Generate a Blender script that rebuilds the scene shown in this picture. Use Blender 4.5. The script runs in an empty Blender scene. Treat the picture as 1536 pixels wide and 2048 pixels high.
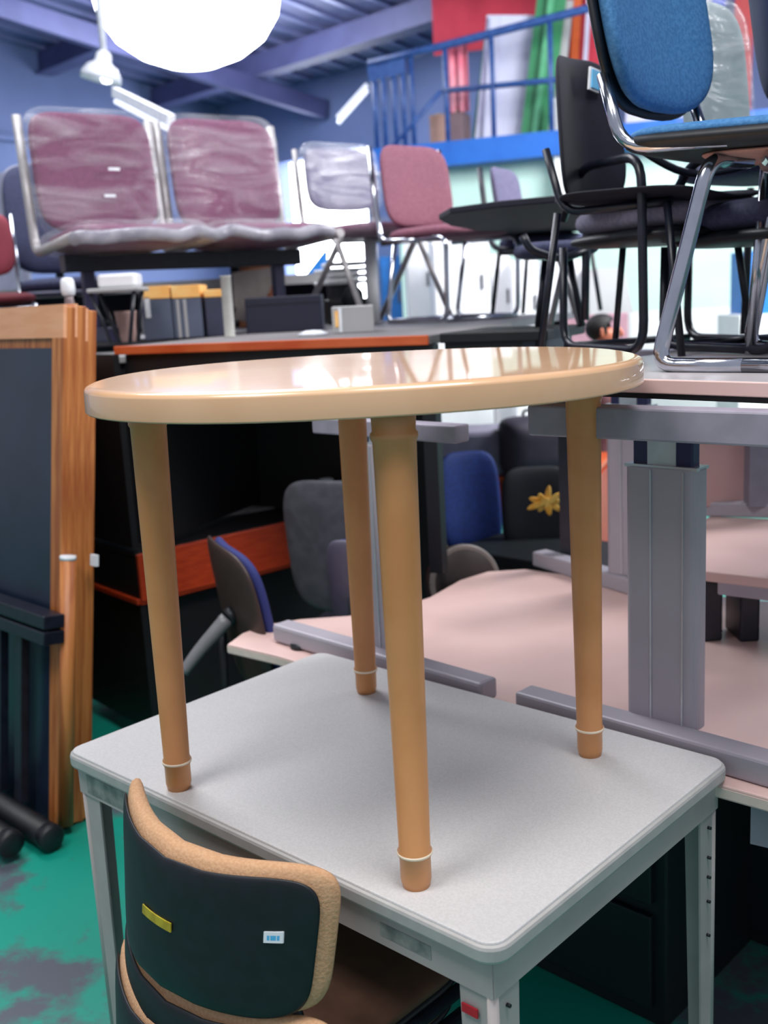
import bpy, bmesh, math, random
from mathutils import Vector, Matrix
random.seed(7)
R = math.radians
scene = bpy.context.scene
COL = scene.collection

# ------------------------------------------------------------------ camera
CAM_H, FPX = 1.61, 2100.0
_up = Vector((-551, 10196, 2100)).normalized()            # world up seen from the camera
_fw = Vector((0, 0, -1)); _fw = (_fw - _fw.dot(_up) * _up).normalized()
_rt = _fw.cross(_up)
ROT = Matrix((_rt, _fw, _up))
cam_d = bpy.data.cameras.new('camera'); cam = bpy.data.objects.new('camera', cam_d); COL.objects.link(cam)
cam.matrix_world = Matrix.Translation((0, 0, CAM_H)) @ ROT.to_4x4()
cam_d.sensor_fit = 'VERTICAL'; cam_d.sensor_height = 24.0; cam_d.lens = 24.0 * FPX / 2048.0
cam_d.clip_start = .05; cam_d.clip_end = 200
cam_d.dof.use_dof = True; cam_d.dof.focus_distance = 1.75; cam_d.dof.aperture_fstop = 2.4
scene.camera = cam
scene.view_settings.view_transform = 'Standard'; scene.view_settings.look = 'None'
scene.view_settings.gamma = 1; scene.view_settings.use_curve_mapping = False
scene.view_settings.exposure = 0.42

# ------------------------------------------------------------------ world and lights
w = bpy.data.worlds.new('world'); scene.world = w; w.use_nodes = True
w.node_tree.nodes['Background'].inputs[0].default_value = (.80, .86, 1, 1)
w.node_tree.nodes['Background'].inputs[1].default_value = .38

def area(name, loc, size, power, color=(1, 1, 1), target=None, sy=None):
    d = bpy.data.lights.new(name, 'AREA'); d.energy = power; d.color = color; d.size = size
    if sy: d.shape = 'RECTANGLE'; d.size_y = sy
    o = bpy.data.objects.new(name, d); COL.objects.link(o); o.location = loc
    t = Vector(target) if target else Vector((loc[0], loc[1], 0))
    o.rotation_euler = (t - Vector(loc)).to_track_quat('-Z', 'Y').to_euler()
    return o
area('roof_light_front', (-1.5, .7, 4.5), 1.2, 62, (1, .985, .97), (.0, 1.8, .8))
area('roof_light_over', (.75, .75, 4.8), 1.3, 88, (1, .985, .97), (.2, 1.8, .8))
area('roof_light_middle', (-1.6, 5.0, 5.2), 2.4, 150, (.92, .95, 1), (-.3, 4.0, 1))
area('roof_light_right', (3.6, 4.6, 4.2), 2.6, 420, (.98, .98, 1), (1.8, 9, 1.6))
area('roof_light_far', (-2.5, 10.5, 4.9), 3, 140, (.72, .80, 1), (-1.5, 13, 3.5))

def P(x, y, Y):            # place seen in direction (x, y) of the photo at real distance Y
    r = ROT @ Vector(((x - 768) / FPX, -(y - 1024) / FPX, -1)); return Vector((0, 0, CAM_H)) + r * (Y / r.y)
def Z(x, y, z):            # the same on a horizontal surface at height z
    r = ROT @ Vector(((x - 768) / FPX, -(y - 1024) / FPX, -1)); return Vector((0, 0, CAM_H)) + r * ((z - CAM_H) / r.z)

# ------------------------------------------------------------------ materials
def lin(h):
    if isinstance(h, str): h = [int(h[i:i + 2], 16) / 255 for i in (0, 2, 4)]
    return tuple(c / 12.92 if c <= .04045 else ((c + .055) / 1.055) ** 2.4 for c in h) + (1,)
MATS = {}
def mat(name, col, rough=.5, metal=0, col2=None, scale=20, bump=0, coat=0, alpha=1, trans=0, detail=4, stretch=None, lo=.4, hi=.6):
    if name in MATS: return MATS[name]
    m = bpy.data.materials.new(name); m.use_nodes = True; nt = m.node_tree; b = nt.nodes['Principled BSDF']
    b.inputs['Base Color'].default_value = lin(col); b.inputs['Roughness'].default_value = rough
    b.inputs['Metallic'].default_value = metal; b.inputs['Coat Weight'].default_value = coat
    b.inputs['Alpha'].default_value = alpha; b.inputs['Transmission Weight'].default_value = trans
    tc = nt.nodes.new('ShaderNodeTexCoord'); n = nt.nodes.new('ShaderNodeTexNoise')
    n.inputs['Scale'].default_value = scale; n.inputs['Detail'].default_value = detail
    if stretch:
        mp = nt.nodes.new('ShaderNodeMapping'); mp.inputs['Scale'].default_value = stretch
        nt.links.new(tc.outputs['Object'], mp.inputs[0]); nt.links.new(mp.outputs[0], n.inputs['Vector'])
    else: nt.links.new(tc.outputs['Object'], n.inputs['Vector'])
    r = nt.nodes.new('ShaderNodeValToRGB'); r.color_ramp.elements[0].position = lo; r.color_ramp.elements[1].position = hi
    c1 = lin(col); c2 = lin(col2) if col2 else tuple(min(1, c * 1.12) for c in c1[:3]) + (1,)
    r.color_ramp.elements[0].color = c1; r.color_ramp.elements[1].color = c2
    nt.links.new(n.outputs['Fac'], r.inputs[0]); nt.links.new(r.outputs[0], b.inputs['Base Color'])
    if bump:
        bp = nt.nodes.new('ShaderNodeBump'); bp.inputs['Strength'].default_value = bump; bp.inputs['Distance'].default_value = .01
        nt.links.new(n.outputs['Fac'], bp.inputs['Height']); nt.links.new(bp.outputs[0], b.inputs['Normal'])
    MATS[name] = m; return m
def emis(name, col, s):
    if name in MATS: return MATS[name]
    m = bpy.data.materials.new(name); m.use_nodes = True; b = m.node_tree.nodes['Principled BSDF']
    b.inputs['Base Color'].default_value = lin(col); b.inputs['Emission Color'].default_value = lin(col); b.inputs['Emission Strength'].default_value = s
    MATS[name] = m; return m
tan_plastic = mat('tan_plastic', 'D2A67E', .30, col2='D8AE88', scale=6, coat=.6)
tan_leg = mat('tan_leg', 'C48652', .35, col2='CE905C', scale=8)
white_seam = mat('pale_seam', 'E8D8C0', .4)
laminate = mat('grey_laminate', 'C2C0C0', .5, col2='CAC8C8', scale=260, bump=.02)
grey_edge = mat('grey_vinyl_edge', 'ACAAA8', .45, col2='B2B0AE', scale=30)
desk_steel = mat('desk_steel', 'B2AAA8', .5, col2='AAA2A0', scale=9)
scuff = mat('scuffed_steel', '6F7672', .6, col2='9B9D98', scale=25)
black_plastic = mat('black_plastic', '0B0F16', .5, col2='10151D', scale=40)
black_steel = mat('black_steel', '111420', .35, col2='171B2A', scale=30)
black_board = mat('black_board', '09090D', .5, col2='0D0D12', scale=10)
navy_panel = mat('navy_panel', '1A2536', .30, col2='1E2A3E', scale=5)
cushion_tan = mat('cushion_tan', 'C39670', .9, col2='CDA27D', scale=200, bump=.2)
cherry = mat('cherry_wood', '9C2E10', .4, col2='AE3A16', scale=5, stretch=(3, 3, 30))
cherry_top = mat('cherry_edge', 'B4471F', .4, col2='C05A30', scale=6)
oak = mat('oak_wood', 'C07A42', .45, col2='9A5426', scale=4, stretch=(14, 14, .8))
oak_frame = mat('pale_wood', 'D99A72', .5, col2='E0A47E', scale=6, stretch=(1, 6, 6))
pink_lam = mat('pink_laminate', 'D8B6B0', .42, col2='DDBCB6', scale=4)
pink_lam2 = mat('pink_laminate_panel', 'BE9A98', .5, col2='C6A2A0', scale=5)
pink_edge = mat('pale_edge_band', 'DCC8BE', .4)
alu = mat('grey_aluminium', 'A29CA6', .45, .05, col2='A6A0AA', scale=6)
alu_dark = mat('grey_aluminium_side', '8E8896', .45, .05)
chrome = mat('chrome', 'B9BCC6', .16, 1)
grey_tube = mat('grey_painted_tube', '9C989A', .35, .2, col2='A8A4A6')
plum = mat('plum_fabric', '5A1742', .8, col2='68224E', scale=90, bump=.1)
plum2 = mat('mauve_fabric', '713F50', .8, col2='7B4A5A', scale=90, bump=.1)
slate = mat('slate_purple_fabric', '54506C', .8, col2='605C78', scale=90, bump=.1)
navy_fab = mat('navy_fabric', '2C2F4C', .8, col2='363A5A', scale=90, bump=.1)
lav_fab = mat('lavender_fabric', '78748A', .8, col2='848096', scale=90, bump=.1)
blue_fab = mat('blue_fabric', '2F6698', .8, col2='3D74A6', scale=120, bump=.15)
royal = mat('royal_blue_fabric', '0B2A6E', .7, col2='113480', scale=80)
grey_plastic = mat('grey_plastic_shell', '4A4B52', .45, col2='55565E')
blue_paint = mat('blue_paint', '0F57AE', .4, col2='1762BC', scale=3)
blue_rail = mat('blue_rail_paint', '22427E', .45, col2='2E5290')
mint = mat('mint_wall', 'B6D6CB', .8, col2='BFDDD3', scale=2)
white_wall = mat('white_wall', 'D6D8D8', .8, col2='E0E2E2', scale=2)
white_box = mat('white_enamel', 'DEDEE2', .4, col2='E8E8EC', scale=3)
grey_box = mat('grey_enamel', '9C9C9E', .5, col2='A6A6A8', scale=3)
lav_wall = mat('blue_grey_wall', '5A6890', .8, col2='62709A', scale=.8)
deck = mat('roof_deck', '54587E', .6, col2='5E628A', scale=1.2)
beam_m = mat('roof_beam', '3C4068', .6, col2='464A74', scale=2)
purlin_m = mat('purlin_steel', '6E749C', .4, .3)
white_paint = mat('white_paint', 'D8DAE4', .4)
green_b = mat('green_board', '2C7A50', .5, col2='348A5A', scale=4)
pale_b = mat('pale_lavender_board', 'C2C4DC', .5, col2='CBCDE2', scale=2)
red_b = mat('red_board', 'A82038', .6, col2='B82C40', scale=3)
brown_b = mat('brown_board', '6E5A5E', .7, col2='7A666A', scale=4)
card = mat('cardboard', '9A7A6C', .8, col2='A68676', scale=5)
file_m = mat('grey_blue_file', '4C5468', .6, col2='565E74', scale=5)
file_top = mat('yellow_orange_label', 'F0B060', .5, col2='F6CC84', scale=9)
skin_m = mat('skin', 'B86A50', .5, col2='C0745A', scale=8)
hair_m = mat('black_hair', '0E0C0E', .6, col2='1A1618', scale=120, bump=.4)
paper = mat('grey_paper', '6E6A6C', .6, col2='7A7678', scale=3)
yellow = mat('yellow_sticker', 'B4A428', .5, col2='A09020', scale=60)
blue_st = mat('blue_sticker', '4FA8D8', .4)
white_st = mat('white_sticker', 'D8DCE2', .4)
red_st = mat('red_mark', 'B01828', .5)

def film_mat():
    m = bpy.data.materials.new('plastic_film'); m.use_nodes = True; nt = m.node_tree; b = nt.nodes['Principled BSDF']
    b.inputs['Base Color'].default_value = (.75, .75, .80, 1); b.inputs['Roughness'].default_value = .16
    b.inputs['Specular IOR Level'].default_value = 1.0
    tc = nt.nodes.new('ShaderNodeTexCoord'); mp = nt.nodes.new('ShaderNodeMapping'); mp.inputs['Scale'].default_value = (1.2, 1.2, 5)
    n = nt.nodes.new('ShaderNodeTexNoise'); n.inputs['Scale'].default_value = 2.2; n.inputs['Detail'].default_value = 5; n.inputs['Distortion'].default_value = 1.2
    nt.links.new(tc.outputs['Object'], mp.inputs[0]); nt.links.new(mp.outputs[0], n.inputs['Vector'])
    r = nt.nodes.new('ShaderNodeMapRange'); r.inputs[1].default_value = .40; r.inputs[2].default_value = .75; r.inputs[3].default_value = .06; r.inputs[4].default_value = .30
    nt.links.new(n.outputs['Fac'], r.inputs[0]); nt.links.new(r.outputs[0], b.inputs['Alpha'])
    bp = nt.nodes.new('ShaderNodeBump'); bp.inputs['Strength'].default_value = .8; bp.inputs['Distance'].default_value = .02
    nt.links.new(n.outputs['Fac'], bp.inputs['Height']); nt.links.new(bp.outputs[0], b.inputs['Normal'])
    return m
film = film_mat()

def floor_mat():
    m = bpy.data.materials.new('worn_green_floor'); m.use_nodes = True; nt = m.node_tree; b = nt.nodes['Principled BSDF']
    b.inputs['Roughness'].default_value = .45
    tc = nt.nodes.new('ShaderNodeTexCoord'); n = nt.nodes.new('ShaderNodeTexNoise'); n.inputs['Scale'].default_value = 1.15; n.inputs['Detail'].default_value = 8; n.inputs['Roughness'].default_value = .68
    mp = nt.nodes.new('ShaderNodeMapping'); mp.inputs['Location'].default_value = (.35, .1, 0)
    nt.links.new(tc.outputs['Object'], mp.inputs[0]); nt.links.new(mp.outputs[0], n.inputs['Vector'])
    r = nt.nodes.new('ShaderNodeValToRGB'); e = r.color_ramp.elements
    e[0].position = .49; e[0].color = lin('0C9682'); e[1].position = .55; e[1].color = lin('565B66')
    nt.links.new(n.outputs['Fac'], r.inputs[0]); nt.links.new(r.outputs[0], b.inputs['Base Color'])
    return m

# ------------------------------------------------------------------ mesh helpers
def BM(): return bmesh.new()
def box(bm, c, s, rot=None, bev=0):
    t = bmesh.new(); bmesh.ops.create_cube(t, size=1)
    bmesh.ops.scale(t, vec=s, verts=t.verts)
    if bev: bmesh.ops.bevel(t, geom=t.edges[:], offset=bev, segments=2, affect='EDGES', profile=.5)
    M = Matrix.Translation(c) @ (rot.to_4x4() if rot is not None else Matrix())
    bmesh.ops.transform(t, matrix=M, verts=t.verts); merge(bm, t); return bm
def merge(bm, t):
    me = bpy.data.meshes.new('tmp'); t.to_mesh(me); t.free(); bm.from_mesh(me); bpy.data.meshes.remove(me)
def beam(bm, a, b, wd, ht, bev=0):        # box from a to b, wd across (horizontal), ht up
    a = Vector(a); b = Vector(b); d = b - a; L = d.length; x = d.normalized()
    up = Vector((0, 0, 1)) if abs(x.z) < .9 else Vector((0, 1, 0))
    y = up.cross(x).normalized(); z = x.cross(y)
    return box(bm, (a + b) / 2, (L, wd, ht), Matrix((x, y, z)).transposed(), bev)
def spline(pts, n=6):
    pts = [Vector(p) for p in pts]
    if len(pts) < 3: return pts
    out = []; q = [pts[0] * 2 - pts[1]] + pts + [pts[-1] * 2 - pts[-2]]
    for i in range(1, len(q) - 2):
        for k in range(n):
            t = k / n; a, b, c, d = q[i - 1], q[i], q[i + 1], q[i + 2]
            out.append(.5 * ((2 * b) + (c - a) * t + (2 * a - 5 * b + 4 * c - d) * t * t + (3 * b - 3 * c + d - a) * t ** 3))
    return out + [pts[-1]]
def tube(bm, pts, r, seg=12, smooth=False, r2=None, flat=1):
    pts = spline(pts) if smooth else [Vector(p) for p in pts]
    n = len(pts); rings = []; prev = None
    for i, p in enumerate(pts):
        if i == 0: d = pts[1] - p
        elif i == n - 1: d = p - pts[i - 1]
        else: d = (pts[i + 1] - p).normalized() + (p - pts[i - 1]).normalized()
        d.normalize()
        if prev is None:
            a = Vector((0, 0, 1)) if abs(d.z) < .9 else Vector((1, 0, 0)); u_ = d.cross(a).normalized()
        else: u_ = (prev - prev.dot(d) * d).normalized()
        prev = u_; v_ = d.cross(u_)
        rr = r if r2 is None else r + (r2 - r) * i / (n - 1)
        rings.append([bm.verts.new(p + (u_ * math.cos(t) + v_ * math.sin(t) * flat) * rr) for t in [2 * math.pi * k / seg for k in range(seg)]])
    for a, b in zip(rings, rings[1:]):
        for k in range(seg): bm.faces.new((a[k], a[(k + 1) % seg], b[(k + 1) % seg], b[k])).smooth = True
    bm.faces.new(rings[0][::-1]); bm.faces.new(rings[-1]); return bm
def fillet(pts, r, n=5):                  # polyline with rounded corners
    pts = [Vector(p) for p in pts]; out = [pts[0]]
    for i in range(1, len(pts) - 1):
        p = pts[i]; a = (pts[i - 1] - p); b = (pts[i + 1] - p); rr = min(r, a.length * .49, b.length * .49)
        s = p + a.normalized() * rr; e = p + b.normalized() * rr
        for k in range(n + 1):
            t = k / n; out.append(s * (1 - t) ** 2 + p * 2 * t * (1 - t) + e * t * t)
    return out + [pts[-1]]
def lathe(bm, prof, c=(0, 0, 0), seg=28, rot=None, tilt=None):
    c = Vector(c); rings = []
    for r, z in prof:
        ring = []
        for k in range(seg):
            t = 2 * math.pi * k / seg; v = Vector((r * math.cos(t), r * math.sin(t), z))
            if rot is not None: v = rot @ v
            ring.append(bm.verts.new(v + c))
        rings.append(ring)
    for a, b in zip(rings, rings[1:]):
        for k in range(seg): bm.faces.new((a[k], a[(k + 1) % seg], b[(k + 1) % seg], b[k])).smooth = True
    if prof[0][0] > 1e-5: bm.faces.new(rings[0][::-1])
    if prof[-1][0] > 1e-5: bm.faces.new(rings[-1])
    bmesh.ops.remove_doubles(bm, verts=bm.verts, dist=1e-6); return bm
def prism(bm, pts, z0, z1, bev=0):
    t = bmesh.new(); vs = [t.verts.new((p[0], p[1], z0)) for p in pts]; f = t.faces.new(vs)
    if f.normal.z > 0: pass
    t.normal_update()
    e = bmesh.ops.extrude_face_region(t, geom=[f]); bmesh.ops.translate(t, vec=(0, 0, z1 - z0), verts=[v for v in e['geom'] if isinstance(v, bmesh.types.BMVert)])
    bmesh.ops.recalc_face_normals(t, faces=t.faces)
    if bev:
        ed = [e for e in t.edges if abs(e.verts[0].co.z - e.verts[1].co.z) < 1e-6]
        bmesh.ops.bevel(t, geom=ed, offset=bev, segments=2, affect='EDGES', profile=.5)
    merge(bm, t); return bm
def rrect(w_, d_, r, n=6, cx=0, cy=0):
    out = []
    for sx, sy, a0 in ((1, 1, 0), (-1, 1, 90), (-1, -1, 180), (1, -1, 270)):
        for k in range(n + 1):
            a = R(a0 + 90 * k / n); out.append((cx + sx * (w_ / 2 - r) + r * math.cos(a), cy + sy * (d_ / 2 - r) + r * math.sin(a)))
    return out
def pad(bm, wd, ht, t, M=None, n=4, bend=0, bendv=0, taper=0, rings=9, seg=48, sag=0, edge=.5):
    """soft cushion: width along X, height along Z, thickness along Y; bend curves it in plan"""
    M = M or Matrix(); sides = []
    def pt(rho, th, s):
        c, q = math.cos(th), math.sin(th)
        x = math.copysign(abs(c) ** (2 / n), c) * rho; v = math.copysign(abs(q) ** (2 / n), q) * rho
        X = x * wd / 2 * (1 + taper * v); Zz = v * ht / 2
        Y = s * t / 2 * max(0, 1 - rho ** 5) ** edge - bend * x * x - bendv * v * v
        Zz -= sag * (1 - x * x) * (v + 1) / 2
        return M @ Vector((X, Y, Zz))
    rim = None
    for s in (-1, 1):
        rr = []
        for i in range(1, rings):
            rho = math.sin(math.pi / 2 * i / rings) ** .8
            rr.append([bm.verts.new(pt(rho, 2 * math.pi * k / seg, s)) for k in range(seg)])
        if rim is None: rim = [bm.verts.new(pt(1, 2 * math.pi * k / seg, 0)) for k in range(seg)]
        rr.append(rim); c0 = bm.verts.new(pt(0, 0, s))
        for k in range(seg):
            a = [c0, rr[0][k], rr[0][(k + 1) % seg]]
            bm.faces.new(a).smooth = True
        for a, b in zip(rr, rr[1:]):
            for k in range(seg): bm.faces.new((a[k], b[k], b[(k + 1) % seg], a[(k + 1) % seg])).smooth = True
    bmesh.ops.recalc_face_normals(bm, faces=bm.faces); return bm
def MX(loc, rx=0, ry=0, rz=0):
    return Matrix.Translation(loc) @ Matrix.Rotation(R(rz), 4, 'Z') @ Matrix.Rotation(R(ry), 4, 'Y') @ Matrix.Rotation(R(rx), 4, 'X')

def obj(name, bm, m, parent=None, local=None):
    """link one mesh; when local is given the mesh was built in world space and is moved into the parent's frame"""
    if local is not None: bmesh.ops.transform(bm, matrix=local, verts=bm.verts)
    bmesh.ops.recalc_face_normals(bm, faces=bm.faces)
    me = bpy.data.meshes.new(name); bm.to_mesh(me); bm.free(); me.materials.append(m)
    o = bpy.data.objects.new(name, me); COL.objects.link(o)
    if parent is not None: o.parent = parent
    return o
def tag(o, label, cat, group=None, kind=None):
    if label: o['label'] = label
    if cat: o['category'] = cat
    if group: o['group'] = group
    if kind: o['kind'] = kind
    return o
def thing(name, label, cat, loc=(0, 0, 0), rotz=0, group=None, lean=0):
    o = bpy.data.objects.new(name, None); o.empty_display_size = .05; COL.objects.link(o)
    o.location = loc; o.rotation_euler = (R(lean), 0, R(rotz)); return tag(o, label, cat, group)
def inv(t): return (Matrix.Translation(t.location) @ t.rotation_euler.to_matrix().to_4x4()).inverted()
def struct(name, bm, m):
    o = obj(name, bm, m); o['kind'] = 'structure'; return o
def solo(name, bm, m, label, cat, loc=(0, 0, 0), rotz=0, group=None):
    o = obj(name, bm, m); o.location = loc; o.rotation_euler = (0, 0, R(rotz)); return tag(o, label, cat, group)
E1 = Vector((.715, -.699, 0)); E2 = Vector((.699, .715, 0))     # the room's two directions
GRID = -44.4                                                    # rotation that lays local X along E1

# ================================================================== STRUCTURE
b = BM(); box(b, (0, 9, -.05), (40, 34, .1)); struct('floor', b, floor_mat())

# far corner of the hall
CN = Vector((-2.26, 17.4, 0)); WL = CN + Vector((-5.6, -6.2, 0)); WR = CN + Vector((10.5, -11.2, 0))
def wall_pts(name, a, b_, z0, z1a, z1b, m, th=.2):
    bm = BM(); d = (b_ - a).normalized(); nrm = Vector((-d.y, d.x, 0)) * th
    if nrm.y < 0: nrm = -nrm
    vs = [bm.verts.new(v) for v in (a + Vector((0, 0, z0)), b_ + Vector((0, 0, z0)), b_ + Vector((0, 0, z1b)), a + Vector((0, 0, z1a)))]
    f = bm.faces.new(vs); e = bmesh.ops.extrude_face_region(bm, geom=[f]); bmesh.ops.translate(bm, vec=nrm, verts=[v for v in e['geom'] if isinstance(v, bmesh.types.BMVert)])
    return bm
# back wall with a wide bright doorway
dA = P(566, 500, 15.55); dA = CN + (WR - CN) * ((dA.x - CN.x) / (WR.x - CN.x)) * 1.0
dirR = (WR - CN).normalized()
def onwall(px, base=CN, d=None):           # point of the back wall seen at image column px (near the horizon)
    d = d or dirR; r = P(px, 420, 1.0); r = Vector((r.x, r.y, 0))
    det = r.x * -d.y + d.x * r.y; s = (r.x * -base.y + base.x * r.y); t = (base.x * -d.y + d.x * base.y) / det
    return r * t
DA, DB = onwall(563), onwall(735)
DZ = 3.62
b = BM()
merge(b, wall_pts('w', CN, DA, 0, 4.63, 4.63, None)); merge(b, wall_pts('w', DB, WR, 0, 4.63, 4.63, None)); merge(b, wall_pts('w', DA, DB, DZ, 4.63, 4.63, None))
for zz in (2.9, 3.9): beam(b, CN + Vector((-.02, -.04, zz)), DA + Vector((-.02, -.04, zz)), .06, .05)
struct('wall_back', b, lav_wall)
b = wall_pts('w', WL, CN, 0, 4.63 + 1.4, 4.63, None)
for zz in (2.9, 3.9): beam(b, WL + Vector((.06, -.06, zz)), CN + Vector((.04, -.06, zz)), .06, .05)
struct('wall_left', b, lav_wall)
b = BM(); beam(b, DA + Vector((0, .08, 1.8)), DA + Vector((0, .08, 1.8)) + Vector((0.001, 0, 0)), .1, 3.6)
b.free()
nb = Vector((-dirR.y, dirR.x, 0)); nb = nb if nb.y > 0 else -nb
b = BM(); q = [DA + nb * .3 - dirR * .1, DB + nb * .3 + dirR * .1]
vs = [b.verts.new(v) for v in (q[0], q[1], q[1] + Vector((0, 0, DZ + .1)), q[0] + Vector((0, 0, DZ + .1)))]; b.faces.new(vs)
tag(obj('window_1', b, emis('daylight', 'F4F8FF', 9)), None, None, None, 'structure')

# roof deck: rises from the back wall's eave towards the camera
def roof_pt(s, t, dz=0):                   # s along the back wall, t towards the camera
    return CN + dirR * s - nb * t + Vector((0, 0, 4.63 + t * .155 + dz))
b = BM(); vs = [b.verts.new(v) for v in (roof_pt(-9, 0, 0), roof_pt(15, 0, 0), roof_pt(15, 13, 0), roof_pt(-9, 13, 0))]; f = b.faces.new(vs)
e = bmesh.ops.extrude_face_region(b, geom=[f]); bmesh.ops.translate(b, vec=(0, 0, .12), verts=[v for v in e['geom'] if isinstance(v, bmesh.types.BMVert)])
struct('ceiling', b, deck)
b = BM()
for k in range(-22, 38): beam(b, roof_pt(k * .4, .1, -.02), roof_pt(k * .4, 12.9, -.02), .07, .05)
tag(obj('trim_1', b, purlin_m), None, None, None, 'structure')
for i, t in enumerate((1.2, 3.0, 4.8, 6.6, 8.4, 10.2)):
    b = BM(); beam(b, roof_pt(-8.8, t, -.17), roof_pt(14.8, t, -.17), .14, .26); beam(b, roof_pt(-8.8, t, -.31), roof_pt(14.8, t, -.31), .26, .03)
    struct('trim_%d' % (i + 2), b, beam_m)
for i, s in enumerate((-3.2, 2.6, 8.4)):
    b = BM(); beam(b, roof_pt(s, .05, -.45), roof_pt(s, 12.9, -.45), .12, .24)
    struct('trim_%d' % (i + 8), b, beam_m)

# round roof light, blown out in the photo
c = Z(372, -12, 5.65)
def roof_hit(px, py):
    r = ROT @ Vector(((px - 768) / FPX, -(py - 1024) / FPX, -1)); o0 = Vector((0, 0, CAM_H))
    n_ = (roof_pt(1, 0) - roof_pt(0, 0)).cross(roof_pt(0, 1) - roof_pt(0, 0)); return o0 + r * ((roof_pt(0, 0) - o0).dot(n_) / r.dot(n_))
t0 = thing('roof_light', 'big round glaring roof light above the wrapped bench', 'light', roof_hit(368, -85) + Vector((0, 0, -.45)))
b = BM(); lathe(b, [(0, -.62), (.28, -.60), (.55, -.50), (.78, -.34), (.93, -.12), (.97, .08), (.95, .2)], seg=48); obj('diffuser', b, emis('lamp_glow', 'F6F8FF', 14), t0)
b = BM(); lathe(b, [(.94, .2), (.97, .2), (.6, .42), (.2, .5), (0, .5)], seg=48); obj('reflector', b, white_paint, t0)
b = BM(); tube(b, [(0, 0, .48), (0, 0, .75)], .05); obj('hanger', b, white_paint, t0)

# mezzanine block
MA, MB_ = P(740, 345, 9.86), P(1600, 262, 8.68); MA.z = MB_.z = 0
MC = P(1118, 310, 9.32)
md = (MB_ - MA).normalized(); mn = Vector((-md.y, md.x, 0)); mn = mn if mn.y > 0 else -mn
def mz(px, py, back=0):                    # point on the mezzanine front plane (moved back by some metres)
    r = ROT @ Vector(((px - 768) / FPX, -(py - 1024) / FPX, -1)); o0 = Vector((0, 0, CAM_H)); q = MA + mn * back
    return o0 + r * ((q - o0).dot(mn) / r.dot(mn))
def slabwall(a, b_, z0, z1, th, m, name, kind=True):
    bm = BM(); beam(bm, a + mn * th / 2 + Vector((0, 0, (z0 + z1) / 2)), b_ + mn * th / 2 + Vector((0, 0, (z0 + z1) / 2)), th, z1 - z0)
    return struct(name, bm, m)
MA2 = mz(800, 500, .25); MA2.z = 0
slabwall(MA2, MB_ + mn * .25 + md * 2, 0, 1.36, .15, white_wall, 'wall_right')
slabwall(MA2, MB_ + mn * .25 + md * 2, 1.36, 2.70, .15, mint, 'wall_right')
slabwall(MA, MB_ + md * 2, 2.70, 2.90, .25, blue_paint, 'trim_11')
b = BM(); beam(b, MA + mn * 2.2 + Vector((0, 0, 2.82)), MB_ + md * 2 + mn * 2.2 + Vector((0, 0, 2.82)), 3.9, .1); struct('trim_12', b, grey_box)
b = BM()
for px in (1122, ): q = mz(px, 400, .12); box(b, (q.x, q.y, 1.35), (.12, .12, 2.7))
struct('trim_13', b, white_wall)

# railing
t0 = thing('railing', 'blue steel railing along the mezzanine edge', 'railing', (MA.x, MA.y, 2.9)); I = inv(t0)
b = BM(); rail = [mz(737, 128, .1), mz(885, 92, .1), mz(1180, 16, .1), mz(1330, -24, .1)]; tube(b, rail, .035, 8); obj('top_rail', b, blue_rail, t0, I)
b = BM(); tube(b, [mz(885, 182, .1), mz(1110, 160, .1), mz(1330, 140, .1)], .025, 8); obj('middle_rail', b, blue_rail, t0, I)
def rail_y(px): return 128 + (px - 737) * (92 - 128) / 148 if px < 885 else 92 + (px - 885) * (16 - 92) / 295
for px in (742, 760, 781, 799, 817, 885, 978, 1095):
    a = mz(px + 4, rail_y(px), .1); q = Vector((a.x, a.y, 2.9)); b = BM(); tube(b, [q, a], .022, 8); obj('post', b, blue_rail, t0, I)
b = BM(); tube(b, [mz(758, 322, .1), mz(883, 182, .1)], .022, 8); obj('brace', b, blue_rail, t0, I)
b = BM(); beam(b, mz(738, 150, .1), mz(812, 132, .1), .05, .12); obj('cross_plate', b, blue_rail, t0, I)

def leaning(name, px0, px1, y0, y1, back, m, label, cat, group=None, shift=-25, th=.04, z0=2.9):
    """upright board on the mezzanine floor: foot columns px0..px1 at the floor, top edge at y0"""
    a, b_ = mz(px0, y1, back), mz(px1, y1, back); a.z = b_.z = z0
    c_, d_ = mz(px0 - shift, y0, back), mz(px1 - shift, y0, back)
    bm = BM(); vs = [bm.verts.new(v) for v in (a, b_, d_, c_)]; f = bm.faces.new(vs)
    e = bmesh.ops.extrude_face_region(bm, geom=[f]); bmesh.ops.translate(bm, vec=mn * th, verts=[v for v in e['geom'] if isinstance(v, bmesh.types.BMVert)])
    loc = a.copy(); bmesh.ops.translate(bm, vec=-loc, verts=bm.verts)
    return solo(name, bm, m, label, cat, loc, 0, group)
zb_ = mz(960, 100, 1.6).z
t0 = thing('banner', 'big red banner hanging above the mezzanine', 'banner', mz(868, 100, 1.6)); I = inv(t0)
b = BM(); q0, q1 = mz(868, 105, 1.6), mz(1175, 105, 1.6); q0.z = q1.z = 0; beam(b, q0 + Vector((0, 0, zb_ + .5)), q1 + Vector((0, 0, zb_ + .5)), .02, 1.0); obj('cloth', b, red_b, t0, I)
b = BM()
for q in (q0 + md * .05, q1 - md * .05): tube(b, [q + Vector((0, 0, zb_ + 1)), q + Vector((0, 0, 6.6))], .008, 6)
obj('cord', b, white_paint, t0, I)
leaning('display_board', 942, 972, 60, 290, .62, green_b, 'green-edged board left of the wide pale board', 'board', shift=-28)
leaning('display_board', 948, 1052, 30, 290, .55, pale_b, 'wide pale lavender board on the mezzanine', 'board', shift=-26)
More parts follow.
